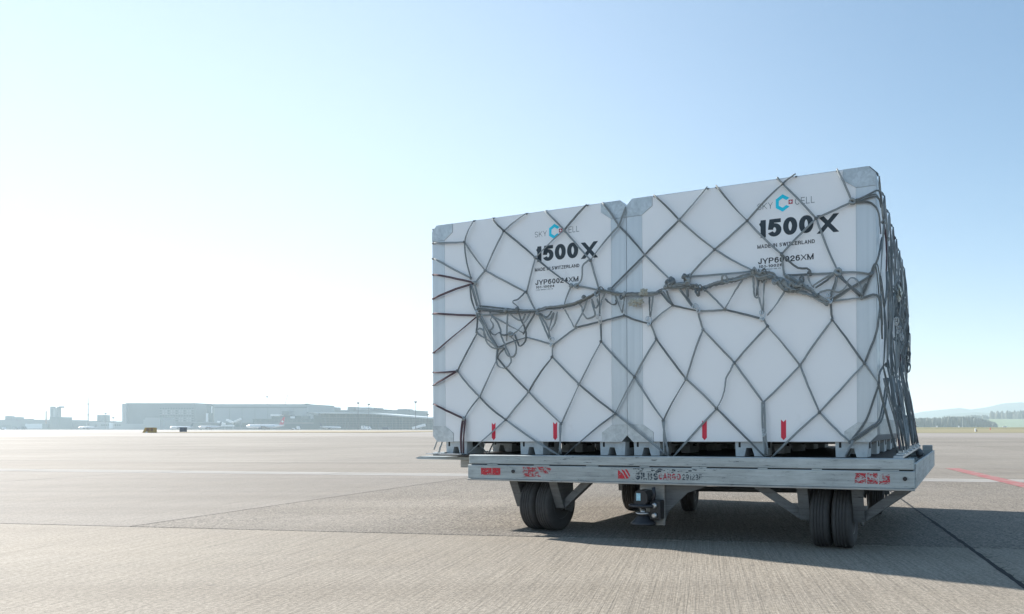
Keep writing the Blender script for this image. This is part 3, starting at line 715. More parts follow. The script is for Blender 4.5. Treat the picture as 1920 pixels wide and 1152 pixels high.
# ================================================================ cargo net over the load
NODES = {'eL': (0.028, 2.055), 'a1': (0.303, 2.032), 't1': (0.379, 2.172), 't2': (0.545, 2.172), 'b1': (0.641, 2.076), 't3': (0.823, 2.177), 't4': (0.978, 2.177), 't5': (1.303, 2.182), 't6': (1.418, 2.181), 'n1': (1.592, 2.131), 'c1': (0.483, 1.811), 'd1': (0.899, 1.864), 'e1': (1.129, 2.028), 'f1': (1.542, 2.012), 'g1': (1.33, 1.806), 'h1': (0.826, 1.631), 'i1': (1.184, 1.648), 'i2': (1.224, 1.643), 'j1': (1.394, 1.602), 'j2': (1.476, 1.601), 'k1': (0.36, 1.767), 'l1': (0.396, 1.729), 'm1': (0.428, 1.535), 'm2': (0.422, 1.498), 'eM1': (0.028, 1.941), 'eM2': (0.027, 1.823), 'eM3': (0.026, 1.648), 'eM4': (0.025, 1.538), 'eM5': (0.024, 1.252), 'p1': (0.904, 1.489), 'p0': (1.12, 1.51), 'r1': (1.728, 1.804), 't7': (1.792, 2.185), 's1': (1.968, 2.003), 't8': (2.158, 2.189), 't10': (2.214, 2.19), 's2': (2.415, 1.946), 's3': (2.205, 1.792), 'q1': (2.033, 1.639), 'q2': (2.453, 1.637), 'q0': (1.912, 1.621), 'u1': (2.637, 2.142), 'v1': (2.628, 1.722), 'w1': (1.577, 1.423), 'x1': (1.764, 1.357), 'y1': (1.922, 1.465), 'z1': (2.091, 1.418), 'aa': (2.274, 1.413), 'bb': (2.514, 1.341), 'cc1': (2.125, 1.299), 'dd1': (2.539, 1.296), 'uu1': (1.806, 1.257), 't11': (2.603, 2.187), 't12': (2.716, 2.192), 'v2': (2.837, 1.912), 'cx': (3.046, 1.984), 't13': (2.959, 2.188), 'kn': (2.963, 1.584), 'kn2': (2.795, 1.589), 'cr': (3.15, 1.556), 'ee': (2.92, 1.417), 'ff': (3.095, 1.427), 'v3': (2.642, 1.596), 'gg': (0.236, 1.109), 'eg1': (0.023, 1.106), 'eg2': (0.022, 1.014), 'g9': (0.413, 1.374), 'hh': (0.43, 0.917), 'ii': (0.583, 1.187), 'jj': (0.293, 0.763), 'ej': (0.022, 0.874), 'kk': (0.649, 0.752), 'll': (0.84, 0.944), 'mm': (1.031, 1.176), 'nn': (1.099, 0.719), 'oo': (1.238, 0.984), 'pp': (1.407, 1.263), 'qq': (1.509, 0.783), 'h9': (1.038, 1.257), 'ss': (0.592, 1.261), 'rr': (1.222, 1.365), 'h8': (1.405, 1.393), 'nA': (0.824, 1.32), 'tt': (1.649, 1.02), 'vv': (1.853, 0.736), 'ww': (2.01, 0.994), 'xx': (2.212, 0.804), 'yy': (2.329, 1.084), 'zz': (2.51, 0.837), 'ab': (2.736, 1.052), 'nf': (2.928, 1.311), 'ac': (2.85, 0.772), 'ae': (3.109, 1.049), 'af': (3.19, 0.927), 'ad': (3.025, 0.598), 'b0': (0.318, 0.505), 'b1b': (1.088, 0.503), 'b2': (1.121, 0.503), 'b3': (1.892, 0.503), 'b4': (1.918, 0.503), 'b5': (2.524, 0.502), 'b6': (2.557, 0.502), 'b7': (3.017, 0.506)}
CORDS = 'eL-a1 a1-t1 a1-k1 a1-c1 t2-b1 b1-t3 b1-c1 b1-d1 c1-l1 c1-h1 t4-e1 e1-t5 e1-d1 e1-g1 d1-h1 d1-i1 t6-f1 f1-n1 f1-g1 g1-j1 h1-p1 i1-p0 i2-j1 f1-r1 eM1-k1 r1-j2 r1-s1 s1-t7 s1-t8 s1-s3 t10-s2 s2-s3 s3-q1 s3-q2 s2-u1 s2-v1 r1-q0 q1-q2 rr-h8 h8-w1 w1-x1 x1-y1 y1-z1 z1-aa aa-bb z1-cc1 bb-dd1 x1-uu1 u1-t11 u1-t12 u1-v2 v2-v1 v2-cx cx-t13 v2-kn v1-v3 kn2-kn kn2-v3 kn-cr kn-ff ee-cr cr-ff ee-ff ee-nf g9-gg gg-hh hh-ii hh-jj hh-kk kk-b0 kk-b1b kk-ll ll-ii ll-mm ll-nn nn-oo oo-mm oo-pp oo-qq qq-b2 mm-h9 h9-nA h9-rr h8-pp ss-nA ss-ii pp-tt tt-uu1 tt-qq qq-b3 tt-vv vv-ww ww-uu1 ww-cc1 ww-xx xx-b4 xx-b5 yy-cc1 yy-dd1 yy-zz zz-ab ab-dd1 ab-nf ab-ac ac-b6 ac-ad ac-ae ae-nf ae-af'
RED_CORDS = 'eM2-l1 eM3-l1 eM4-m2 eM5-m2 gg-eg1 gg-eg2 jj-ej'
LOOSE = [[(1.33,1.806),(1.282,1.769),(1.276,1.7),(1.253,1.662),(1.224,1.643)],[(0.826,1.631),(0.771,1.588),(0.724,1.571),(0.758,1.538),(0.77,1.516)],[(2.628,1.722),(2.675,1.673),(2.73,1.628),(2.784,1.619),(2.806,1.595),(2.795,1.589)],[(2.329,1.084),(2.309,1.039),(2.277,0.986),(2.267,0.913),(2.241,0.849),(2.212,0.804)],[(0.364,1.724),(0.427,1.54)],[(0.396,1.722),(0.446,1.549)],[(0.363,1.714),(0.372,1.607),(0.414,1.509)],[(0.376,1.718),(0.436,1.539)],[(0.427,1.488),(0.421,1.433),(0.413,1.374)],[(0.413,1.374),(0.421,1.396),(0.455,1.399),(0.483,1.375),(0.493,1.328)],[(0.413,1.374),(0.443,1.354),(0.488,1.328),(0.543,1.293),(0.592,1.254)],[(0.438,1.469),(0.472,1.421),(0.482,1.356),(0.504,1.295),(0.548,1.261),(0.592,1.252),(0.641,1.257)],[(0.455,1.477),(0.488,1.429),(0.532,1.354),(0.592,1.266)],[(0.444,1.478),(0.477,1.421),(0.527,1.335),(0.587,1.271)],[(0.461,1.486),(0.505,1.405),(0.549,1.316),(0.59,1.268)],[(0.467,1.532),(0.522,1.519),(0.544,1.486),(0.588,1.442),(0.615,1.385),(0.62,1.349),(0.652,1.288),(0.684,1.218),(0.703,1.163),(0.687,1.128),(0.64,1.114),(0.602,1.131),(0.586,1.168),(0.587,1.255)],[(0.55,1.481),(0.538,1.454),(0.555,1.425),(0.549,1.398),(0.527,1.381)],[(0.532,1.381),(0.549,1.357),(0.576,1.349),(0.609,1.363),(0.642,1.343),(0.701,1.344)],[(0.544,1.486),(0.675,1.418),(0.808,1.347)],[(0.681,1.499),(0.675,1.418),(0.666,1.301)],[(0.652,1.243),(0.679,1.201),(0.717,1.188),(0.743,1.211),(0.749,1.261),(0.728,1.307),(0.701,1.331),(0.717,1.352)],[(0.767,1.503),(0.793,1.438),(0.819,1.383),(0.829,1.319),(0.813,1.28),(0.781,1.259),(0.755,1.292),(0.739,1.342)],[(0.702,1.489),(0.75,1.45),(0.798,1.438),(0.825,1.481)],[(0.898,1.481),(0.851,1.408),(0.808,1.339)],[(0.867,1.487),(0.819,1.419),(0.76,1.368),(0.717,1.339)],[(0.592,1.191),(0.619,1.221),(0.658,1.256)],[(0.93,1.47),(0.966,1.401),(1.017,1.292)],[(0.94,1.469),(0.981,1.409),(1.012,1.35)],[(1.054,1.471),(1.033,1.406),(1.012,1.35),(1.027,1.291)],[(1.084,1.477),(1.058,1.404),(1.027,1.353)],[(0.94,1.478),(0.981,1.449),(1.012,1.456),(1.038,1.485)],[(0.961,1.463),(0.992,1.435),(1.023,1.437),(1.054,1.475)],[(1.14,1.487),(1.175,1.428),(1.214,1.364)],[(1.314,1.554),(1.276,1.468),(1.22,1.371)],[(0.439,1.562),(0.675,1.527),(0.836,1.505),(0.893,1.499)],[(0.439,1.543),(0.577,1.52),(0.729,1.499),(0.836,1.498),(0.888,1.504)],[(0.433,1.495),(0.621,1.494),(0.782,1.493),(0.899,1.494)],[(0.909,1.489),(0.992,1.499),(1.059,1.51),(1.125,1.51)],[(1.126,1.497),(1.225,1.527),(1.318,1.558),(1.385,1.59)],[(1.117,1.509),(1.182,1.519),(1.267,1.55),(1.352,1.57),(1.394,1.596)],[(1.242,1.526),(1.267,1.498),(1.28,1.457),(1.309,1.418),(1.347,1.423),(1.37,1.44),(1.36,1.485),(1.343,1.53)],[(1.347,1.545),(1.36,1.499),(1.376,1.483),(1.391,1.508),(1.385,1.545)],[(1.4,1.6),(1.402,1.522),(1.401,1.43)],[(1.418,1.525),(1.412,1.481),(1.405,1.43)],[(1.443,1.589),(1.435,1.56),(1.414,1.525)],[(1.443,1.541),(1.468,1.517),(1.5,1.497),(1.525,1.503),(1.521,1.528)],[(1.517,1.569),(1.537,1.505),(1.569,1.441)],[(1.59,1.556),(1.582,1.509),(1.569,1.438)],[(1.763,1.529),(1.768,1.443),(1.77,1.4)],[(1.792,1.53),(1.78,1.442),(1.772,1.399)],[(1.846,1.548),(1.884,1.503),(1.922,1.465)],[(1.884,1.559),(1.903,1.515),(1.926,1.468)],[(1.865,1.55),(1.896,1.505),(1.92,1.467)],[(1.957,1.582),(1.998,1.522),(2.058,1.441)],[(1.961,1.578),(2.013,1.514),(2.069,1.434)],[(2.006,1.627),(2.014,1.57),(2.028,1.506)],[(2.018,1.626),(2.029,1.569),(2.032,1.506)],[(2.028,1.503),(2.051,1.466),(2.088,1.422)],[(2.144,1.543),(2.206,1.483),(2.271,1.416)],[(2.4,1.601),(2.343,1.524),(2.274,1.416)],[(2.081,1.548),(2.092,1.515),(2.103,1.515),(2.107,1.539)],[(2.45,1.626),(2.457,1.554),(2.464,1.483),(2.481,1.472),(2.486,1.491),(2.482,1.552),(2.47,1.619)],[(2.489,1.637),(2.494,1.598),(2.482,1.538),(2.474,1.482)],[(2.523,1.582),(2.518,1.465),(2.515,1.371)],[(2.493,1.471),(2.503,1.419),(2.512,1.367)],[(2.654,1.506),(2.599,1.422),(2.541,1.36)],[(2.557,1.626),(2.543,1.599),(2.562,1.579),(2.576,1.601)],[(2.514,1.625),(2.499,1.593),(2.508,1.564),(2.528,1.572)],[(2.523,1.619),(2.538,1.59),(2.533,1.558)],[(2.485,1.642),(2.499,1.622),(2.479,1.595)],[(2.737,1.546),(2.742,1.571),(2.758,1.572),(2.76,1.548),(2.746,1.531)],[(2.793,1.585),(2.792,1.555),(2.806,1.526),(2.824,1.506)],[(2.939,1.579),(2.889,1.556),(2.82,1.516)],[(2.938,1.57),(2.893,1.537),(2.834,1.501)],[(2.956,1.559),(2.938,1.502),(2.915,1.44)],[(2.961,1.555),(2.947,1.497),(2.924,1.44)],[(2.965,1.559),(3.032,1.499),(3.098,1.44)],[(2.856,1.472),(2.893,1.483),(2.924,1.48),(2.965,1.468),(2.996,1.479),(3.014,1.505),(3.023,1.531),(3.045,1.545),(3.072,1.527),(3.093,1.485),(3.1,1.436)],[(3.142,1.539),(3.032,1.486),(2.92,1.426)],[(3.12,1.506),(3.102,1.467),(3.097,1.436)]]
GATHERS = [([(0.439,1.538),(0.621,1.513),(0.756,1.499),(0.888,1.495),(0.992,1.506),(1.12,1.51),(1.225,1.527),(1.318,1.558),(1.389,1.589)],3,0.0073),([(1.389,1.589),(1.435,1.589),(1.497,1.574),(1.578,1.553),(1.638,1.552),(1.717,1.543),(1.815,1.543),(1.865,1.561)],9,0.0107),([(1.865,1.575),(1.93,1.58),(1.984,1.58),(2.036,1.579),(2.074,1.559),(2.129,1.547)],14,0.0167),([(2.129,1.551),(2.203,1.573),(2.293,1.586),(2.365,1.594),(2.453,1.617)],9,0.01),([(2.441,1.627),(2.499,1.603),(2.557,1.598),(2.595,1.581)],16,0.02),([(2.571,1.592),(2.619,1.555),(2.666,1.519),(2.713,1.506),(2.76,1.512)],18,0.025),([(2.648,1.595),(2.737,1.536),(2.806,1.494),(2.906,1.414)],8,0.01),([(2.713,1.492),(2.783,1.468),(2.851,1.431),(2.91,1.4)],6,0.0073)]
EXTRA_KNOTS = [(1.896, 1.608), (1.913, 1.592), (1.934, 1.605), (2.014, 1.633), (2.033, 1.609), (2.092, 1.569), (1.884, 1.584), (1.293, 1.56), (1.59, 1.556), (2.465, 1.629), (2.666, 1.505), (2.699, 1.502), (2.741, 1.536), (0.67, 1.514), (0.767, 1.512), (0.93, 1.474), (0.712, 1.344)]
net = tag(empty('cargo_net', L2W(0, 0, 0), LROT), 'grey cord cargo net tied over the two white containers, bunched up across the middle', 'cargo net')
VN = -.015
rn = random.Random(21)
def cord_bm(pts, r=.0033, sep=.0034, twist=1.5, n=5, wob=.0012):
    """two parallel strands twisting slowly about each other"""
    bm = bmesh.new(); N = len(pts); A, B = [], []; ph = rn.random()*.9-.45; tw = rn.uniform(-twist, twist)
    up = Vector((0, 1, 0))
    for i, p in enumerate(pts):
        d = pts[min(i+1, N-1)]-pts[max(i-1, 0)]
        if d.length < 1e-7: d = Vector((0, 0, 1))
        d.normalize(); s = d.cross(up)
        if s.length < .15: s = d.cross(Vector((1, 0, 0)))
        s.normalize(); t = d.cross(s); f = i/max(1, N-1); a = ph+tw*f
        e_ = sep*(.45 if i in (0, N-1) else 1)
        o = (s*math.cos(a)+t*math.sin(a))*e_
        q = p+Vector((rn.uniform(-1, 1), 0, rn.uniform(-1, 1)))*wob*(0 if i in (0, N-1) else 1)
        A.append(q+o); B.append(q-o)
    tube(bm, A, r, n); tube(bm, B, r, n); return bm
def P(k, v=VN): u, w = NODES[k]; return Vector((u, v, w))
def straight(a, b, n=7, bow=None):
    L = (b-a).length; bw = rn.uniform(.002, .011)*min(1, L/.2) if bow is None else bow
    sd = rn.uniform(-.006, .006)*min(1, L/.2); d = (b-a).normalized(); s = Vector((d.z, 0, -d.x)); out = []
    for i in range(n+1):
        f = i/n; q = a.lerp(b, f); k = math.sin(PI*f); out.append(q+Vector((0, -bw*k, 0))+s*sd*k)
    return out
def cord(pts, mat=M_CORD, name='net_cord', **k): return obj(name, cord_bm(pts, **k), mat, net, True)
for e_ in CORDS.split():
    a, b = e_.split('-')
    cord(straight(P(a), P(b)), M_CORD if rn.random() < .72 else M_CORD_D)
for e_ in RED_CORDS.split():
    a, b = e_.split('-')
    cord(straight(P(a), P(b)), M_MAROON, r=.0037, sep=.0037)
for f in LOOSE:
    pts = spline([Vector((u, -.022-.012*rn.random(), w)) for u, w in f], 5)
    cord(pts, M_CORD if rn.random() < .6 else M_CORD_D, r=.0034, sep=.003, twist=4)
# straps that run down to the pallet's edge
for a, (u, w) in (('nn', (1.09, .515)), ('nn', (1.105, .515)), ('vv', (1.86, .515)), ('vv', (1.89, .515)), ('zz', (2.525, .52)), ('zz', (2.54, .52))):
    cord(straight(P(a)+Vector((rn.uniform(-.008, .008), -.004, 0)), Vector((u, -.03, w))), r=.0037)
for du in (-.006, .012):
    cord(straight(P('jj')+Vector((du, -.004, 0)), Vector((.285+du, -.03, .515))), M_MAROON, r=.005, sep=.005)
# knots
km = []
for s in range(4):
    bm = bmesh.new(); R0, r0 = .0085, .0052
    for q in range(2):
        pts = [Vector((math.cos(t)*R0, (.003 if q else -.003)+.004*math.sin(2*t+s), math.sin(t)*R0*.9)) for t in [2*PI*i/10 for i in range(10)]]
        tube(bm, pts, r0, 6, closed=True)
    bmesh.ops.rotate(bm, verts=bm.verts, cent=(0, 0, 0), matrix=Matrix.Rotation(s*.8, 3, 'Y') @ Matrix.Rotation(.5*s, 3, 'Z'))
    m_ = bpy.data.meshes.new('knot'); bm.to_mesh(m_); bm.free(); m_.materials.append(M_CORD_D if s % 2 else M_CORD)
    for p_ in m_.polygons: p_.use_smooth = True
    km.append(m_)
def knot(p, s=1.0, i=None):
    o = link(bpy.data.objects.new('knot', km[rn.randrange(4) if i is None else i]), net); o.location = p
    o.rotation_euler = (rn.uniform(-.4, .4), rn.uniform(0, 3), rn.uniform(-.4, .4)); o.scale = (s, s*.8, s)
skip = set('eL eM1 eM2 eM3 eM4 eM5 t1 t2 t3 t4 t5 t6 t7 t8 t10 t11 t12 t13 eg1 eg2 ej b0 b1b b2 b3 b4 b5 b6 b7 n1 af nA v3'.split())
big = {'kn': 1.9, 'i1': 1.3, 'i2': 1.5, 'cx': 1.5, 'l1': 1.3, 'jj': 1.2, 'cr': 1.2, 'kn2': 1.2, 'm1': 1.4, 'm2': 1.4, 'q0': 1.9, 'q1': 1.4, 'j1': 1.3, 'j2': 1.3}
for k in NODES:
    if k not in skip: knot(P(k, VN-.004), big.get(k, .85)*rn.uniform(.9, 1.1))
for u, w in EXTRA_KNOTS: knot(Vector((u, -.04, w)), rn.uniform(1.1, 1.7))
# metal snap hooks
def hook_me():
    bm = bmesh.new()
    pts = [Vector((math.cos(t)*.012+.002*math.sin(2*t), 0, math.sin(t)*.030)) for t in [2*PI*i/16 for i in range(16)]]; tube(bm, pts, .0028, 6, closed=True)
    pts = [Vector((-.012+math.cos(t)*.0095, -.006, .014+math.sin(t)*.012)) for t in [2*PI*i/12 for i in range(12)]]; tube(bm, pts, .0032, 6, closed=True)
    pts = [Vector((-.006+math.cos(t)*.009, .004, -.02+math.sin(t)*.012)) for t in [2*PI*i/12 for i in range(12)]]; tube(bm, pts, .0036, 6, closed=True)
    m_ = bpy.data.meshes.new('snap_hook'); bm.to_mesh(m_); bm.free(); m_.materials.append(M_HOOK)
    for p_ in m_.polygons: p_.use_smooth = True
    return m_
hm = hook_me()
def hook(p, a=0, s=1):
    o = link(bpy.data.objects.new('snap_hook', hm), net); o.location = p; o.rotation_euler = (rn.uniform(-.3, .3), a, rn.uniform(-.5, .5)); o.scale = (s, s, s)
for k, a in (('h9', .3), ('h8', -.1), ('x1', -.1), ('z1', -.6), ('bb', 0.1), ('ee', 0)): hook(P(k, VN-.014)+Vector((0, 0, .018)), a, 1.05)
hook(Vector((2.522, -.035, .655)), .1, .8); hook(P('m1', VN-.02)+Vector((0, 0, .0)), .2, .8)
# gathered bunches: many strands following one line, with folds hanging out of it
for path, cnt, rad_ in GATHERS:
    base = spline([Vector((u, -.032, w)) for u, w in path], 6); N = len(base)
    for s in range(cnt):
        a0 = rn.uniform(0, 2*PI); fr = rn.uniform(.3, 1.3); pts = []
        f0 = rn.uniform(0, .35) if s > 3 else 0; f1 = rn.uniform(.65, 1) if s > 3 else 1; rr_ = rad_*(.35+.65*rn.random())
        for i, p in enumerate(base):
            f = i/(N-1)
            if f < f0 or f > f1: continue
            d = base[min(i+1, N-1)]-base[max(i-1, 0)]; s_ = d.cross(Vector((0, 1, 0))).normalized()
            a = a0+fr*PI*f*(1 if s % 2 else -1)
            r_ = rr_*(.35+.65*math.sin(PI*min(1, max(0, f))) if rad_ > .012 else 1)*1.15
            pts.append(p+s_*math.cos(a)*r_+Vector((0, math.sin(a)*r_*.8-abs(rn.gauss(0, .0015)), 0))+s_*rn.uniform(-.003, .003))
        if len(pts) > 2: cord(pts, rn.choice((M_CORD, M_CORD, M_CORD_D)), 'bunched_cord', r=.0037, sep=.0034, twist=5)
# small folds sticking out of the bunches
for path, cnt, rad_ in GATHERS:
    if cnt < 8: continue
    base = spline([Vector((u, -.04, w)) for u, w in path], 6)
    for s in range(int(cnt*.35)):
        p = base[rn.randrange(1, len(base)-1)]; L = rn.uniform(.015, .04); w_ = rn.uniform(.008, .022); up_ = 1 if rn.random() < .4 else -1
        pts = spline([p+Vector((-w_, 0, 0)), p+Vector((-w_*.8, -.012, up_*L*.6)), p+Vector((rn.uniform(-.004, .004), -.012, up_*L)), p+Vector((w_*.8, -.01, up_*L*.5)), p+Vector((w_, .004, -.004))], 4)
        cord(pts, rn.choice((M_CORD, M_CORD_D)), 'bunched_cord', r=.0035, sep=.003, twist=3)
# torn plastic film caught in the bunch
for i, (u, w, sx, sz) in enumerate(((1.665, 1.495, .040, .028), (1.735, 1.555, .034, .026), (1.71, 1.50, .022, .026))):
    bm = bmesh.new(); bmesh.ops.create_icosphere(bm, subdivisions=3, radius=1)
    for q in bm.verts:
        n_ = noise.noise(q.co*2.6+Vector((i*7, 0, 0))); f = .8+.8*n_+.25*noise.noise(q.co*7); q.co = Vector((q.co.x*sx*f, q.co.y*.016*f, q.co.z*sz*f))
    o = obj('plastic_film', bm, M_FOIL, net); o.location = (u, -.05, w); o.rotation_euler = (0, .4*i-.3, 0)

# --- where the net turns round the corner and hangs down the right-hand side
XR = 3.187
def SP(v, w, o=.012): return Vector((XR+o, v, w))
def off(w): return .004+.112*max(0, (1.15-w)/.65)**1.3      # the lower net is drawn out to the pallet's edge
def corner_cord(a, mids, b, mat=M_CORD_D, **k):
    cord(spline([a]+mids+[b], 5), mat, **k)
C = Vector((XR+.004, -.014, 0))
def CW_(w): return Vector((XR+.006, -.016, w))
corner_cord(P('cx'), [CW_(2.005)+Vector((-.03, 0, .0)), CW_(1.985)], SP(.06, 1.96), r=.004, sep=.006)
corner_cord(P('cx'), [P('cx').lerp(CW_(2.03), .5), CW_(2.03)], SP(.10, 1.99))
corner_cord(P('cx'), [P('cx').lerp(CW_(1.93), .7)+Vector((0, 0, .02)), CW_(1.90)], SP(.05, 1.80))
corner_cord(P('cr'), [CW_(1.66)], SP(.12, 1.80))
corner_cord(P('cr'), [CW_(1.60)+Vector((-.01, 0, 0))], SP(.10, 1.28), r=.004, sep=.006)
corner_cord(P('ff'), [CW_(1.42)], SP(.10, 1.20), r=.004)
corner_cord(P('ae'), [P('ae').lerp(CW_(1.30), .75)+Vector((0, 0, -.03)), CW_(1.32)], SP(.04, 1.45))
corner_cord(P('af'), [CW_(.99)], SP(.22, 1.06))
corner_cord(P('af'), [CW_(.90)], Vector((XR+.09, .12, .53)), r=.0037)
corner_cord(P('ad'), [P('ad').lerp(CW_(.94), .55)+Vector((.0, 0, -.06))], CW_(.94))
corner_cord(P('ad'), [Vector((3.14, -.02, .675)), Vector((XR+.01, .03, .74))], SP(.26, .98, .03), r=.006, sep=.007)
corner_cord(P('ad'), [Vector((3.04, -.022, .60))], Vector((3.0, -.03, .515)), M_CORD, r=.0037)
# side mesh: leaning diamonds, sag and folds
cols, rws = 7, 6
node = {}
for j in range(rws+1):
    w = 2.13-(2.13-.56)*j/rws
    for i in range(cols+1):
        v = .04+(2.36)*(i+(.5 if j % 2 else 0))/cols+rn.uniform(-.04, .04)
        ww = w+rn.uniform(-.06, .06)*(0 if j in (0, rws) else 1)
        node[i, j] = Vector((XR+off(ww)+(rn.uniform(0, .012) if j else -.004), min(v, 2.46), ww))
def scord(a, b, **k):
    mt = rn.choice((M_CORD, M_CORD, M_CORD_D, M_CORD_D, M_MAROON if rn.random() < .35 else M_CORD_D))
    n = 6; pts = []
    bow = rn.uniform(0, .01)
    for q in range(n+1):
        f = q/n; p = a.lerp(b, f); p.x = max(p.x+bow*math.sin(PI*f), XR+.006); pts.append(p)
    cord(pts, mt, **k)
for j in range(rws):
    for i in range(cols+1):
        a = node[i, j]; scord(a, node[i, j+1])
        nb_ = (i+1, j+1) if j % 2 else (i-1, j+1)
        if nb_ in node: scord(a, node[nb_])
        if j and rn.random() < .5: knot(a, 1.2)
for i in range(cols+1): cord([node[i, 0], Vector((XR-.003, node[i, 0].y, Z1-.04)), Vector((XR-.045, node[i, 0].y, Z1+.006)), Vector((XR-.3, node[i, 0].y+.03, Z1+.009))], M_CORD_D)
# gathered strands hanging down the side
for s in range(16):
    v = rn.uniform(.25, 2.42); w1 = rn.uniform(1.55, 2.12); w0 = rn.uniform(1.0, 1.45); o_ = rn.uniform(.0, .022); pts = []
    for q in range(7):
        f = q/6; w = w1+(w0-w1)*f; pts.append(Vector((XR+off(w)+o_*math.sin(PI*f)+.006, v+rn.uniform(-.03, .03), w)))
    cord(spline(pts, 2), rn.choice((M_CORD, M_CORD_D, M_CORD_D)), 'bunched_cord', r=.0037, sep=.005, twist=4)
for s in range(24):
    v = rn.uniform(.9, 2.4); w = rn.uniform(1.3, 1.72)-.1*(v-1.6); L = rn.uniform(.05, .16); k = rn.uniform(.02, .08)
    p = Vector((XR+rn.uniform(.008, .022), v, w))
    pts = spline([p, p+Vector((rn.uniform(0, .03), k, L)), p+Vector((rn.uniform(0, .04), k*2, L*.2)), p+Vector((rn.uniform(0, .03), k, -L)), p+Vector((0, -k*.5, -L*.3))], 4)
    cord(pts, rn.choice((M_CORD, M_CORD_D, M_CORD_D)), 'bunched_cord', r=.0037, sep=.004, twist=3)
for v, w in ((2.38, 1.33), (2.36, 1.22)):      # two folds standing off the far edge
    p = Vector((XR+.02, v, w)); cord(spline([p, p+Vector((.012, .01, .04)), p+Vector((.03, .01, .035)), p+Vector((.026, .01, -.02)), p+Vector((.004, 0, -.04))], 4), M_CORD_D, 'bunched_cord')
for v, w in ((.75, 1.40), (.95, 1.37), (1.25, 1.36)): hook(Vector((XR+.05, v, w)), rn.uniform(-.4, .4), .9)
for v in (.12, .5, .95, 1.4, 1.9, 2.3):        # straps drawn down to the fittings
    for s in range(2):
        a = Vector((XR+off(1.0)+.01, min(2.45, v+rn.uniform(-.22, .22)), rn.uniform(.95, 1.25))); b = Vector((3.30+rn.uniform(-.012, .012), v+rn.uniform(-.02, .02), .54))
        scord(a, b, r=.0037, sep=.005)
bm = bmesh.new(); bmesh.ops.create_icosphere(bm, subdivisions=3, radius=1)
for q in bm.verts:
    f = .8+.7*noise.noise(q.co*2.2); q.co = Vector((q.co.x*.018*f, q.co.y*.07*f, q.co.z*.06*f))
o = obj('plastic_film', bm, M_FOIL, net); o.location = (XR+.055, .95, 1.62)
bm = bmesh.new(); bmesh.ops.create_icosphere(bm, subdivisions=2, radius=1)
for q in bm.verts: f = .8+.5*noise.noise(q.co*2.2); q.co = Vector((q.co.x*.016*f, q.co.y*.06*f, q.co.z*.032*f))
o = obj('strap_tangle', bm, M_CORD_D, net); o.location = (XR+.05, .42, .83)
corner_cord(Vector((XR+.05, .42, .83)), [Vector((XR+.06, .8, .80))], Vector((XR+.08, 1.15, .70)), r=.006, sep=.006)
# the rest of the net (roof, far side, left side), joined: no single cord of it can be picked out
bm = bmesh.new()
def rest(a, b): tube(bm, [a, b], .006, 5)
tops = [NODES[k][0] for k in 't1 t2 t3 t4 t5 t6 t7 t8 t10 t11 t12 t13'.split()]
zt = Z1+.008
gr = {}
for j in range(9):
    for i in range(13): gr[i, j] = Vector((.05+(3.1)*(i+(.5 if j % 2 else 0))/12.5, .16+2.27*j/8, zt))
for j in range(8):
    for i in range(13):
        rest(gr[i, j], gr[i, j+1]); k_ = (i+1, j+1) if j % 2 else (i-1, j+1)
        if k_ in gr: rest(gr[i, j], gr[k_])
for u in tops: rest(Vector((u, -.012, Z1-.006)), Vector((u, .012, Z1+.003))); rest(Vector((u, .012, Z1+.003)), Vector((u, .16, zt)))
gr = {}
for j in range(7):
    for i in range(9): gr[i, j] = Vector((-.012-.0*j, .02+2.38*(i+(.5 if j % 2 else 0))/8.5, Z1-.01-(Z1-.55)*j/6))
for j in range(6):
    for i in range(9):
        rest(gr[i, j], gr[i, j+1]); k_ = (i+1, j+1) if j % 2 else (i-1, j+1)
        if k_ in gr: rest(gr[i, j], gr[k_])
gr = {}
for j in range(7):
    for i in range(12): gr[i, j] = Vector((.03+3.1*(i+(.5 if j % 2 else 0))/11.5, CD+.014, Z1-.01-(Z1-.53)*j/6))
for j in range(6):
    for i in range(12):
        rest(gr[i, j], gr[i, j+1]); k_ = (i+1, j+1) if j % 2 else (i-1, j+1)
        if k_ in gr: rest(gr[i, j], gr[k_])
tag(obj('net_remainder', bm, M_CORD_D, net), kind='stuff')
for k in 'eL eM1 eM2 eM3 eM4 eM5 eg1 eg2 ej'.split():      # the cords that turn round the left edge
    p = P(k); cord([p, Vector((.004, -.008, p.z)), Vector((-.003, .06, p.z+rn.uniform(-.02, .02)))], M_CORD_D if k in ('eL', 'eM1') else M_MAROON)
cord(straight(Vector((.065, .02, .598)), Vector((.05, .0, .518))), M_CORD)
cord(straight(Vector((.32, .1, .595)), Vector((.38, .12, .515))), M_CORD); cord(straight(Vector((.42, .16, .595)), Vector((.40, .12, .515))), M_CORD)

# ================================================================ far things
def fx(px, D): return (px-1319)/1253*D
def fz(py, D): return EYE+(805-py)/1253*D
M_BG = plain('grey_facade', (.16, .19, .20), .7, 0, .12, .05, 'World')
M_BG2 = plain('pale_facade', (.30, .33, .34), .7, 0, .1, .05, 'World')
M_BG3 = plain('dark_glass_facade', (.06, .10, .11), .4, 0, .2, .06, 'World')
M_BGW = plain('white_cladding', (.75, .77, .78), .5, 0, .05, .1, 'World')
M_ROOF = plain('pale_roof_sheet', (.5, .54, .55), .5, .2, .1, .1, 'World')
M_MASTM = plain('mast_steel', (.10, .10, .11), .5, .4, .1, 1)
M_TAILR = plain('red_tail_paint', (.5, .03, .06), .4, 0, .1, 1)
M_PLANEW = plain('white_aircraft_paint', (.8, .81, .82), .35, 0, .03, 1)
M_DKB = plain('dark_blue_paint', (.03, .05, .09), .4, 0, .1, 1)
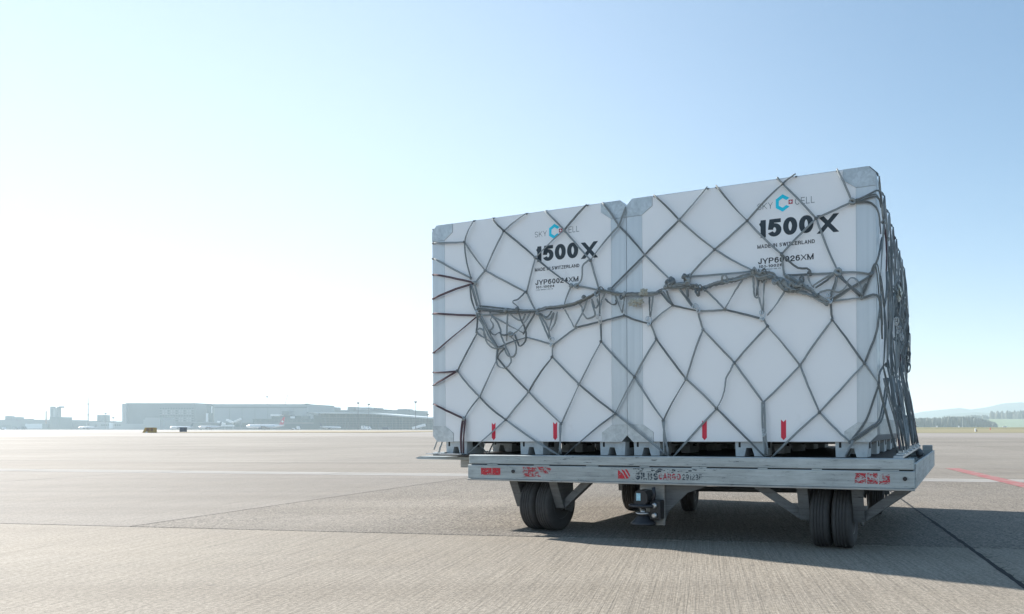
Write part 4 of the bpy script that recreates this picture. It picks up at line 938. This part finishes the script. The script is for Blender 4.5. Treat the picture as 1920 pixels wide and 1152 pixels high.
def building(name, label, x0, x1, top, D, depth, mat, parts=(), cat='building', group=None):
    X0, X1 = fx(x0, D), fx(x1, D); cx_ = (X0+X1)/2
    b = tag(empty(name, (cx_, D, 0)), label, cat, group)
    obj('wall', boxes((X0-cx_, X1-cx_, 0, depth, 0, fz(top, D))), mat, b)
    rt_ = boxes((X0-cx_-.3, X1-cx_+.3, -.3, depth+.3, fz(top, D)+.002, fz(top, D)+.6)); obj('roof_edge', rt_, M_BG3, b)
    return b, cx_, X0, X1
def addbox(b, cx_, D, name, x0, x1, y0, y1, out, mat, dep=None):
    """a box on the front of a far building, image-height given as metres from the table"""
    return obj(name, boxes((fx(x0, D)-cx_, fx(x1, D)-cx_, -out, dep if dep else -.05, max(0, fz(y1, D)), fz(y0, D))), mat, b)
# low concourse at the far left
D = 950
b, c_, *_ = building('concourse', 'long low concourse building at the far left of the airport', -70, 92, 788, D, 60, M_BG)
addbox(b, c_, D, 'window_band', 48, 80, 795, 804, .5, M_BGW); addbox(b, c_, D, 'window_band', -30, 20, 797, 804, .4, M_BG3)
addbox(b, c_, D, 'roof_unit', 8, 11, 780, 788, -1, M_BG, 12); addbox(b, c_, D, 'roof_unit', 22, 29, 782, 788, -1, M_BG, 12); addbox(b, c_, D, 'roof_unit', 41, 48, 785.5, 788, -1, M_BG, 12)
for x0 in (2, 24, 42): addbox(b, c_, D, 'loading_door', x0, x0+5, 800, 806, .6, M_BG3)
b, c_, *_ = building('boiler_house', 'dark block carrying two pairs of tall steel flues', 93, 110, 783, 930, 20, M_BG3); D = 930
addbox(b, c_, D, 'flue', 92.5, 98, 762.5, 783, -1, M_BG, 5); addbox(b, c_, D, 'flue', 98.3, 102, 765, 783, -1, M_BG2, 5); addbox(b, c_, D, 'flue', 105.5, 108.5, 763, 783, -1, M_BG, 5); addbox(b, c_, D, 'flue_hood', 108.5, 114.5, 762, 765, -1.5, M_MASTM, 5)
addbox(b, c_, D, 'gate_house', 82, 92, 795, 806, 2, M_BG3, 6)
b = tag(empty('chimney', (fx(86.5, 940), 940, 0)), 'thin rust coloured chimney left of the twin flues', 'chimney')
bm = bmesh.new(); lathe(bm, [(0, .9), (fz(771, 940), .7)], 10, 'z'); obj('stack', bm, plain('rust_steel', (.3, .18, .12), .7), b)
b, c_, *_ = building('annex', 'low grey annex between the flues and the lattice mast', 110.5, 160, 790, 960, 50, M_BG)
# lattice mast with aerials
D = 900; mh = fz(738, D)
b = tag(empty('radio_mast', (fx(165.3, D), D, 0)), 'tall thin radio mast standing behind the low annex', 'radio mast')
bm = bmesh.new(); tube(bm, [(0, 0, 0), (0, 0, fz(762, D)), (0, 0, mh)], [.75, .5, .18], 6)
obj('pole', bm, M_MASTM, b); bm = bmesh.new(); 
for z_, r_ in ((fz(758, D), .9), (fz(778, D), .9), (fz(768, D), .6)): lathe(bm, [(z_-1.1, r_*.5), (z_-.9, r_), (z_+.9, r_), (z_+1.1, r_*.5)], 8, 'z')
obj('aerial', bm, M_MASTM, b)
b, c_, *_ = building('cargo_hall', 'pale two-storey hall right of the lattice mast', 161, 231, 791.5, 900, 40, M_BG2); D = 900
for i in range(9): addbox(b, c_, D, 'window', 190+i*4.2, 192.6+i*4.2, 796, 799, .3, M_BG3)
addbox(b, c_, D, 'window_band', 205, 214, 793, 804, .6, M_BGW); addbox(b, c_, D, 'roof_unit', 228, 231, 783, 791.5, -1, M_BG2, 6)
b, c_, *_ = building('plant_room', 'grey square tank house on the roof line beside the mast', 182, 193, 779, 1000, 12, M_BG3, cat='tank house')
for x_, y_, g_ in ((198, 777, 0), (212.5, 785, 0)):
    D = 880; b = tag(empty('light_mast', (fx(x_, D), D, 0)), 'floodlight mast above the pale hall, %s of the pair' % ('taller left' if x_ < 200 else 'shorter right'), 'light mast', 'floodlight masts')
    bm = bmesh.new(); tube(bm, [(0, 0, 0), (0, 0, fz(y_, D))], .22, 6); obj('pole', bm, M_MASTM, b); obj('lamp_head', boxes((-1.1, 1.1, -.6, .6, fz(y_, D), fz(y_, D)+1.8)), M_MASTM, b)
# the big office block
D = 860
b, c_, *_ = building('office_block', 'large flat-roofed office block with a grid of windows', 236, 366, 757, D, 45, M_BG)
addbox(b, c_, D, 'stair_tower', 232, 240, 757.5, 806, 2.5, M_BG2, 30)
pane = None
for r_ in range(6):
    for k in range(13):
        x0 = 300+k*5; y0 = 765+r_*4.6
        o = addbox(b, c_, D, 'window', x0, x0+3.2, y0, y0+2.6, .25, M_BG2 if (r_*k) % 3 else M_BG3)
for r_ in range(6): addbox(b, c_, D, 'sill_band', 299, 364, 768.1+r_*4.6, 768.7+r_*4.6, .45, M_BG2)
for k in range(3): addbox(b, c_, D, 'white_window', 310.5+k*6.2, 313.5+k*6.2, 792, 794.6, .5, M_BGW)  # white panes below the window grid
addbox(b, c_, D, 'lower_wing', 240, 300, 795, 806, 6, M_BG2)
b, c_, *_ = building('canopy_hall', 'pale many-sided hall in front of the office block', 272, 300, 783, 800, 20, M_BG2); D = 800
addbox(b, c_, D, 'side_bay', 266, 272, 787, 806, -2, M_BG2, 18); addbox(b, c_, D, 'side_bay', 300, 306, 788, 806, -2, M_BG2, 18)
b, c_, *_ = building('link_building', 'lower link building between office block and hangar', 366.5, 401, 767, 880, 40, M_BG); D = 880
addbox(b, c_, D, 'sill_band', 369, 385, 773, 774, .5, M_BG2)
b, c_, *_ = building('lift_tower', 'narrow pale lift tower in front of the link building', 388, 399, 761, 840, 10, M_BG3, cat='tower'); D = 840
addbox(b, c_, D, 'pier', 387, 391, 775, 792, .8, M_BGW); addbox(b, c_, D, 'pier', 396.5, 398.5, 762, 775, .8, M_BGW)
D = 830
b, c_, *_ = building('hangar', 'huge plain hangar with a dark band under its roof', 401.5, 577, 759, D, 60, M_BG2)
addbox(b, c_, D, 'roof_band', 402, 576, 763, 765.5, .4, M_BG); addbox(b, c_, D, 'roof_unit', 571, 575, 757, 759, -1, M_MASTM, 6)
for k in range(6): addbox(b, c_, D, 'wall_rib', 430+k*24, 430.4+k*24, 766, 800, .25, M_BG)
b, c_, *_ = building('pier_terminal', 'long low glazed pier terminal in front of the link building', 364, 474, 793, 800, 20, M_BG); D = 800
for k in range(8): addbox(b, c_, D, 'window', 396+k*9.3, 403.5+k*9.3, 796, 800.5, .4, M_BG3)
addbox(b, c_, D, 'roof_band', 364, 474, 791.6, 793.2, 1, M_BG2)
D = 770
b, c_, *_ = building('control_block', 'stepped dark terminal block before the hangar', 474, 600, 787, D, 30, M_BG3)
addbox(b, c_, D, 'upper_storey', 507, 563, 780, 787, -2, M_BG3, 20); addbox(b, c_, D, 'white_parapet', 506, 523, 777, 780.5, -1, M_BGW, 18); addbox(b, c_, D, 'control_room', 525, 539, 771, 778, -3, M_BG, 14)
addbox(b, c_, D, 'control_room_base', 528, 536, 777, 781, -4, M_BG, 12); addbox(b, c_, D, 'sign_panel', 545, 553, 781, 785, .6, M_BGW)
addbox(b, c_, D, 'glazing_band', 476, 598, 792, 795, .4, M_BG)
for k in range(14): addbox(b, c_, D, 'mullion', 480+k*8.5, 480.5+k*8.5, 787.5, 792, .3, M_BG)
# terminal with the long shallow roof
D = 740
tm = tag(empty('terminal', (fx(700, D), D, 0)), 'wide glazed terminal under a long shallow overhanging roof', 'building'); c_ = fx(700, D)
def roof_z(x):                                     # top line of the roof against the photo
    for (a, ya), (b_, yb) in zip(RL, RL[1:]):
        if a <= x <= b_: return fz(ya+(yb-ya)*(x-a)/(b_-a), D)
RL = [(588, 776), (610, 774.5), (660, 775), (700, 775.5), (760, 780.5), (800, 783.5), (822, 785)]
bm = bmesh.new(); prism(bm, [(fx(x, D)-c_, -0.0) for x, _ in (RL[0], RL[-1])]+[(fx(x, D)-c_, fz(y+1.5, D)) for x, y in RL[::-1]], 0, 60); obj('wall', bm, M_BG3, tm)
bm = bmesh.new(); up_ = [(fx(x, D)-c_, fz(y-1.0, D)) for x, y in RL]; lo_ = [(fx(x, D)-c_, fz(y+1.4, D)) for x, y in RL]
prism(bm, lo_+up_[::-1], -9, 58); obj('roof', bm, M_ROOF, tm)
bm = bmesh.new(); prism(bm, [(fx(588, D)-c_, fz(776, D)), (fx(610, D)-c_, fz(780, D)), (fx(610, D)-c_, fz(776, D)), (fx(590, D)-c_, fz(773.5, D))], -14, -9.5); obj('roof_tip', bm, M_BG, tm)
for k in range(5):
    y0 = 783+k*4.5; obj('sill_band', boxes((fx(604, D)-c_, fx(818, D)-c_, -.8, -.05, max(0.2, fz(y0+.9, D)), fz(y0, D))), M_BG, tm)
for k in range(34):
    x0 = 606+k*6.2; zt_ = roof_z(x0)-.9
    obj('mullion', boxes((fx(x0, D)-c_, fx(x0+.5, D)-c_, -.5, -.06, .2, zt_)), M_BG, tm)
b, c_, *_ = building('rear_hall', 'grey hall rising behind the terminal roof with rooftop units', 588, 768, 770, 900, 60, M_BG); D = 900
for x0, x1, y0 in ((617, 624, 763.5), (650, 662, 763), (667, 692, 764), (700, 706, 765), (711, 722, 768), (744, 762, 767), (763, 766, 770)): addbox(b, c_, D, 'roof_unit', x0, x1, y0, 770.5, -2, M_BG2 if x1-x0 > 14 else M_BG, 20)
addbox(b, c_, D, 'roof_step', 692, 722, 768, 771, -2, M_BG, 22)
# floodlight masts and crane
for i, (x_, y_, D_, lab) in enumerate(((671.5, 755.5, 640, 'slim floodlight mast, left one of the pair above the terminal roof'), (691.5, 758, 660, 'slim floodlight mast, right one of the pair above the terminal roof'), (779.3, 753.5, 600, 'nearest floodlight mast just left of the white containers'), (501, 744, 870, 'twin-headed floodlight mast rising behind the hangar roof'), (802, 777, 700, 'short mast on the terminal roof beside the container edge'), (1805, 785, 620, 'pale floodlight mast before the wood at the far right'))):
    b = tag(empty('light_mast', (fx(x_, D_), D_, 0)), lab, 'light mast', 'floodlight masts'); zt_ = fz(y_, D_)
    mt = M_MASTM if x_ < 1000 else M_BG2
    bm = bmesh.new(); tube(bm, [(0, 0, 0), (0, 0, zt_)], [.33, .2], 8); obj('pole', bm, mt, b)
    if x_ < 1000:
        bm = bmesh.new(); lathe(bm, [(zt_-1.4, .3), (zt_-.5, 1.25), (zt_+.3, 1.25), (zt_+.5, .3)], 10, 'z'); obj('lamp_head', bm, mt, b)
D_ = 900; b = tag(empty('crane', (fx(534, D_), D_, 0)), 'thin red crane jib leaning above the hangar roof', 'crane')
bm = bmesh.new(); tube(bm, [(0, 0, 0), (0, 0, fz(760, D_))], .5, 6); obj('mast', bm, plain('red_crane_steel', (.4, .12, .1), .5), b); bm = bmesh.new(); tube(bm, [(0, 0, fz(760, D_)), (fx(540, D_)-fx(534, D_), 0, fz(739, D_))], .4, 6); obj('jib', bm, plain('red_crane_steel', (.4, .12, .1), .5), b)
# parked aircraft
def aircraft(label, x0, x1, yc, D, tail_x, tail_top, tailmat, flip=1):
    """fuselage from nose x0 to tail x1 (nose at the left when flip is 1)"""
    L = abs(fx(x1, D)-fx(x0, D)); R = L*.052; zc = fz(yc, D); cx_ = (fx(x0, D)+fx(x1, D))/2
    a = tag(empty('airliner', (cx_, D, 0), (0, 0, 0 if flip == 1 else PI)), label, 'aircraft', 'airliners parked before the terminals')
    bm = bmesh.new(); pr = [(0, .02), (.015, .35), (.04, .65), (.09, .92), (.14, 1), (.68, 1), (.80, .78), (.92, .38), (1, .1)]
    rings = []
    for f, r in pr:
        x = -L/2+f*L; lift = (1-r)*R*.75 if f > .5 else -(1-r)*R*.2
        rings.append([bm.verts.new((x, math.cos(t)*R*r, zc+lift+math.sin(t)*R*r)) for t in [2*PI*k/14 for k in range(14)]])
    for p_, q_ in zip(rings, rings[1:]):
        for k in range(14): bm.faces.new((p_[k], p_[(k+1) % 14], q_[(k+1) % 14], q_[k]))
    bm.faces.new(rings[0]); bm.faces.new(rings[-1][::-1]); obj('fuselage', bm, M_PLANEW, a, True)
    th = fz(tail_top, D)-zc
    bm = bmesh.new(); prism(bm, [(L*.36, zc+R*.7), (L*.475, zc+R*.8), (L*.52, zc+th), (L*.475, zc+th)], -.2, .2); bmesh.ops.recalc_face_normals(bm, faces=bm.faces); obj('tail_fin', bm, tailmat, a)
    bm = bmesh.new()
    for s in (-1, 1):
        vs = [(-L*.08, s*R*.8, zc-R*.5), (L*.10, s*R*.8, zc-R*.5), (L*.22, s*L*.46, zc+R*.1), (L*.17, s*L*.46, zc+R*.1)]
        f0_ = [bm.verts.new(v) for v in vs]; f1_ = [bm.verts.new((v[0], v[1], v[2]+.35)) for v in vs]
        bm.faces.new(f0_); bm.faces.new(f1_[::-1])
        for k in range(4): bm.faces.new((f0_[k], f1_[k], f1_[(k+1) % 4], f0_[(k+1) % 4]))
    bmesh.ops.recalc_face_normals(bm, faces=bm.faces); obj('wing', bm, M_BG2, a)
    for s in (-1, 1):
        bm = bmesh.new(); lathe(bm, [(-L*.07, .8*R*.5), (-L*.06, R*.5), (0, R*.45), (L*.02, R*.25)], 12, 'x', (0, s*L*.17, zc-R*.95)); obj('engine', bm, M_DKB, a)
    bm = bmesh.new()
    for x, s in ((-L*.38, 0), (L*.04, 1), (L*.04, -1)): tube(bm, [(x, s*R*.9, 0.0), (x, s*R*.9, zc-R*.4)], .25, 6)
    obj('landing_gear', bm, M_MASTM, a)
    bm = bmesh.new(); 
    for s in (-1, 1): box(bm, -L*.36, L*.28, s*(R*1.0)-.02 if s > 0 else -R*1.0-.03, s*(R*1.0)+.03 if s > 0 else -R*1.0+.02, zc+R*.12, zc+R*.26)
    obj('window_row', bm, M_DKB, a)
    return a
pl = aircraft('white airliner with a red tail fin parked before the dark terminal block', 462, 533, 799.8, 640, 530, 782, M_TAILR)
cr_ = boxes((25.6-8.9, 27.4-8.9, -.25, -.205, 8.6, 9.1)); 
L_ = fx(533, 640)-fx(462, 640); zc_ = fz(799.8, 640); th_ = fz(782, 640)-zc_
x_ = L_*.455; z_ = zc_+th_*.52; obj('tail_cross', boxes((x_-.35, x_+.35, -.26, -.202, z_-1.1, z_+1.1), (x_-1.1, x_+1.1, -.262, -.203, z_-.35, z_+.35)), M_LW, pl)
aircraft('white airliner with a dark striped tail fin parked before the terminal', 640, 600, 802, 680, 603, 793, M_DKB, -1)
aircraft('long white airliner lying behind the grass island', 372, 415, 801, 560, 413, 791, M_BG, 1)
aircraft('pale airliner by the annex, left of the yellow sign', 146, 181, 802.3, 660, 150, 795.5, M_BG2, 1)
aircraft('airliner half hidden behind the yellow sign with a blue-grey fin', 318, 362, 802, 600, 357, 793.5, M_BG3, 1)
# ground vehicles, drawn small
def van(label, x0, x1, y0, D, mat, cat='service vehicle'):
    X0, X1 = fx(x0, D), fx(x1, D); cx_ = (X0+X1)/2; w = (X1-X0)/2; h = fz(y0, D)
    a = tag(empty('service_vehicle', (cx_, D, 0)), label, cat, 'ground vehicles on the apron')
    bm = bmesh.new(); prism(bm, [(-w, .5), (w, .5), (w, h*.55), (w*.75, h*.6), (w*.5, h), (-w, h)], 0, 2.2); obj('body', bm, mat, a)
    obj('window', boxes((w*.1, w*.45, -.03, -.002, h*.62, h*.88)), M_DKB, a)
    for s in (-.6, .6):
        bm = bmesh.new(); lathe(bm, [(-.1, .5), (.12, .5)], 10, 'x'); bmesh.ops.rotate(bm, verts=bm.verts, cent=(0, 0, 0), matrix=Matrix.Rotation(PI/2, 3, 'Z')); o = obj('wheel', bm, M_RUB, a); o.location = (s*w, .05, .5)
van('white catering truck under the left mast of the terminal', 677, 683.5, 798.5, 560, M_BGW)
van('white van right behind the catering truck', 684, 694, 800, 575, M_BGW)
van('small white service van far right of the red-tailed airliner', 556, 560, 799.5, 600, M_BGW)
van('white tug standing just right of the red-tailed airliner', 547, 550, 803, 560, M_BGW)
van('dark service van before the middle of the terminal', 717, 729, 801.5, 600, M_DKB)
van('pale van at the far left edge of the apron', 3, 7, 802, 620, M_BGW)
van('pale truck below the annex', 24, 34, 801, 700, M_BG2)
van('grey truck beside the gate house', 40, 47, 800, 720, M_BG)
b = tag(empty('boarding_bridge', (fx(790, 620), 620, 0)), 'white passenger bridge with sloping tube beside the nearest mast', 'boarding bridge')
bm = bmesh.new(); beam(bm, (-8, 0, 1.6), (3.5, 0, 4.6), 2.4, 2.2); obj('tunnel', bm, M_BGW, b); obj('support', boxes((-1, 0, -.4, .4, 0, 2.6)), M_BG2, b)
b = tag(empty('boarding_bridge', (fx(455, 760), 760, 0)), 'cluster of white boarding bridges before the pier terminal', 'boarding bridge')
for (xa, za, xb, zb) in ((-14, 9, -6, 6), (-4, 11, 3, 8), (5, 9, 12, 12), (-10, 4.6, 4, 4.6)):
    bm = bmesh.new(); beam(bm, (xa, -20, za), (xb, -20, zb), 2, 2); obj('tunnel', bm, M_BGW, b); obj('support', boxes((xb-.4, xb+.4, -20.4, -19.6, 0, zb-1.05)), M_BG2, b)
# yellow wedge sign board and dark box on the grass island
D = 122.5
b = tag(empty('taxiway_sign', (fx(278, D), D, 0)), 'small yellow and brown taxiway sign box at the tip of the grass island', 'taxiway sign')
M_YEL = plain('ochre_sign_paint', (.42, .25, .03), .5, 0, .3, 1.5); M_BRN = plain('brown_sign_panel', (.20, .09, .02), .5, 0, .3, 2)
bm = bmesh.new(); prism(bm, [(-1.08, .02), (.92, .02), (.92, .98), (-.6, .98)], 0, .8); obj('board', bm, M_YEL, b)
obj('panel', boxes((-.35, .25, -.02, -.001, .3, .88), (.42, .88, -.02, -.001, .3, .88)), M_BRN, b); obj('lamp', boxes((-.42, -.1, -.12, -.022, .02, .22)), M_BGW, b)
D = 150
b = tag(empty('cabinet', (fx(341, D), D, 0)), 'dark grey electrical cabinet on the grass island', 'cabinet'); obj('body', boxes((-.55, .55, 0, .8, .05, 1.05), bev=.03), M_DKB, b); obj('lid', boxes((-.6, .6, -.05, .85, 1.052, 1.12)), M_DKB, b)
# right-hand side markers in the grass
def marker(label, x, D, h, w, mat, cat='marker board', base=.5):
    b = tag(empty('marker_board', (fx(x, D), D, base)), label, cat, 'markers in the grass field'); obj('board', boxes((-w/2, w/2, 0, .15, .15, h)), mat, b); obj('post', boxes((-.03, .03, .02, .1, -1.2, .15)), M_MASTM, b)
marker('white marker board standing at the near edge of the grass on the right', 1829.5, 135, .85, .26, M_BGW, base=.0)
marker('dark marker board touching the white one on the right', 1831.6, 136, .6, .16, M_BRN, base=.0)
marker('tiny white runway light box, leftmost in the grass on the right', 1757, 300, .9, .8, M_BGW, base=1.3)
marker('tiny white runway light box below the tall pale mast', 1798, 300, .9, .6, M_BGW, base=1.3)
marker('flat white hut roof at the far edge of the grass', 1884, 520, 2.0, 3.4, M_BGW, base=1.0)
marker('red and white marker pole in the right-hand grass', 1857, 160, 1.0, .10, M_TAILR, base=.0)

# wood and hills on the right
def wood(name, x0, x1, ybase, ytop, D, n, seed, col, depth=90):
    r = random.Random(seed); bm = bmesh.new()
    for i in range(n):
        px = r.uniform(x0, x1); dd = D+r.uniform(0, depth); X = fx(px, D)*dd/D; f = (px-x0)/(x1-x0)
        zt_ = fz(ytop(px), D)*r.uniform(.86, 1.03); zb_ = fz(ybase(px), D)-4
        rad_ = r.uniform(3.5, 7)*D/1700; hgt = zt_-zb_
        m0 = bmesh.ops.create_icosphere(bm, subdivisions=1, radius=1)
        for v in m0['verts']:
            q = v.co; k = .8+.4*r.random(); v.co = Vector((X+q.x*rad_*k, dd+q.y*rad_*k, zb_+hgt*.5+q.z*hgt*.5*(.94+.08*r.random())))
    return tag(obj(name, bm, plain(name+'_foliage', col, .95, 0, .5, .08, 'World')), kind='stuff')
wood('bare_wood', 1690, 1868, lambda x: 803, lambda x: 783.5-2.2*math.sin((x-1710)/45)-(2 if 1770 < x < 1830 else 0)+(max(0, x-1838)*.25), 1050, 520, 4, (.05, .055, .045))
# rising ground and a wood on it
def ridge(name, pts, D, mat, depth=900, kind='structure'):
    bm = bmesh.new(); fr, tp, bk = [], [], []
    for px, py in pts:
        X = fx(px, D); fr.append(bm.verts.new((fx(px, D*.9), D*.9, -1))); tp.append(bm.verts.new((X, D, fz(py, D)))); bk.append(bm.verts.new((X*1.1, D*1.0+depth, -1)))
    for i in range(len(pts)-1): bm.faces.new((fr[i], fr[i+1], tp[i+1], tp[i])); bm.faces.new((tp[i], tp[i+1], bk[i+1], bk[i]))
    return tag(obj(name, bm, mat, smooth=True), kind=kind)
M_HILL = plain('wooded_hill', (.07, .085, .065), .95, 0, .35, .006, 'World'); M_FIELD = plain('green_field', (.13, .17, .08), .95, 0, .25, .01, 'World')
ridge('near_hill', [(1600, 804), (1700, 799), (1780, 798), (1830, 792), (1860, 786), (1920, 786), (2020, 784), (2200, 790), (2500, 803)], 1400, M_FIELD, 600)
wood('hill_wood', 1858, 2200, lambda x: 790, lambda x: 769.5-(x-1858)*.03+(3 if 1880 < x < 1888 else 0), 1500, 420, 9, (.045, .05, .042), 120)
wood('hill_copse', 1790, 1862, lambda x: 790, lambda x: 777+(.12*abs(x-1835))**1.2*.6, 1600, 110, 12, (.05, .055, .045), 60)
def hill_pts(seed, a): 
    return a
ridge('middle_hill', [(1650, 800), (1720, 790), (1760, 781), (1790, 776), (1830, 773), (1870, 776), (1920, 780), (2050, 776), (2400, 800)], 2500, M_HILL, 500)
ridge('far_hill', [(1450, 800), (1560, 792), (1650, 786), (1700, 779), (1730, 772), (1760, 769), (1800, 765), (1820, 768), (1850, 764), (1880, 757), (1912, 754.5), (1950, 757), (2050, 752), (2200, 765), (2500, 790)], 3050, M_HILL, 900)

# ---------------------------------------------------------------- the hazy air
bm = boxes((-3600, 3600, -300, 4600, -2.0, 135))
hz_ = obj('haze', bm); tag(hz_, kind='stuff')
hmat = bpy.data.materials.new('pale_haze'); hmat.use_nodes = True; n_ = hmat.node_tree.nodes; n_.remove(n_['Principled BSDF'])
pv = n_.new('ShaderNodeVolumePrincipled'); hmat.node_tree.links.new(pv.outputs[0], n_['Material Output'].inputs['Volume'])
pv.inputs['Color'].default_value = (.72, .88, .95, 1); pv.inputs['Density'].default_value = .0003; pv.inputs['Anisotropy'].default_value = .15
hz_.data.materials.append(hmat)
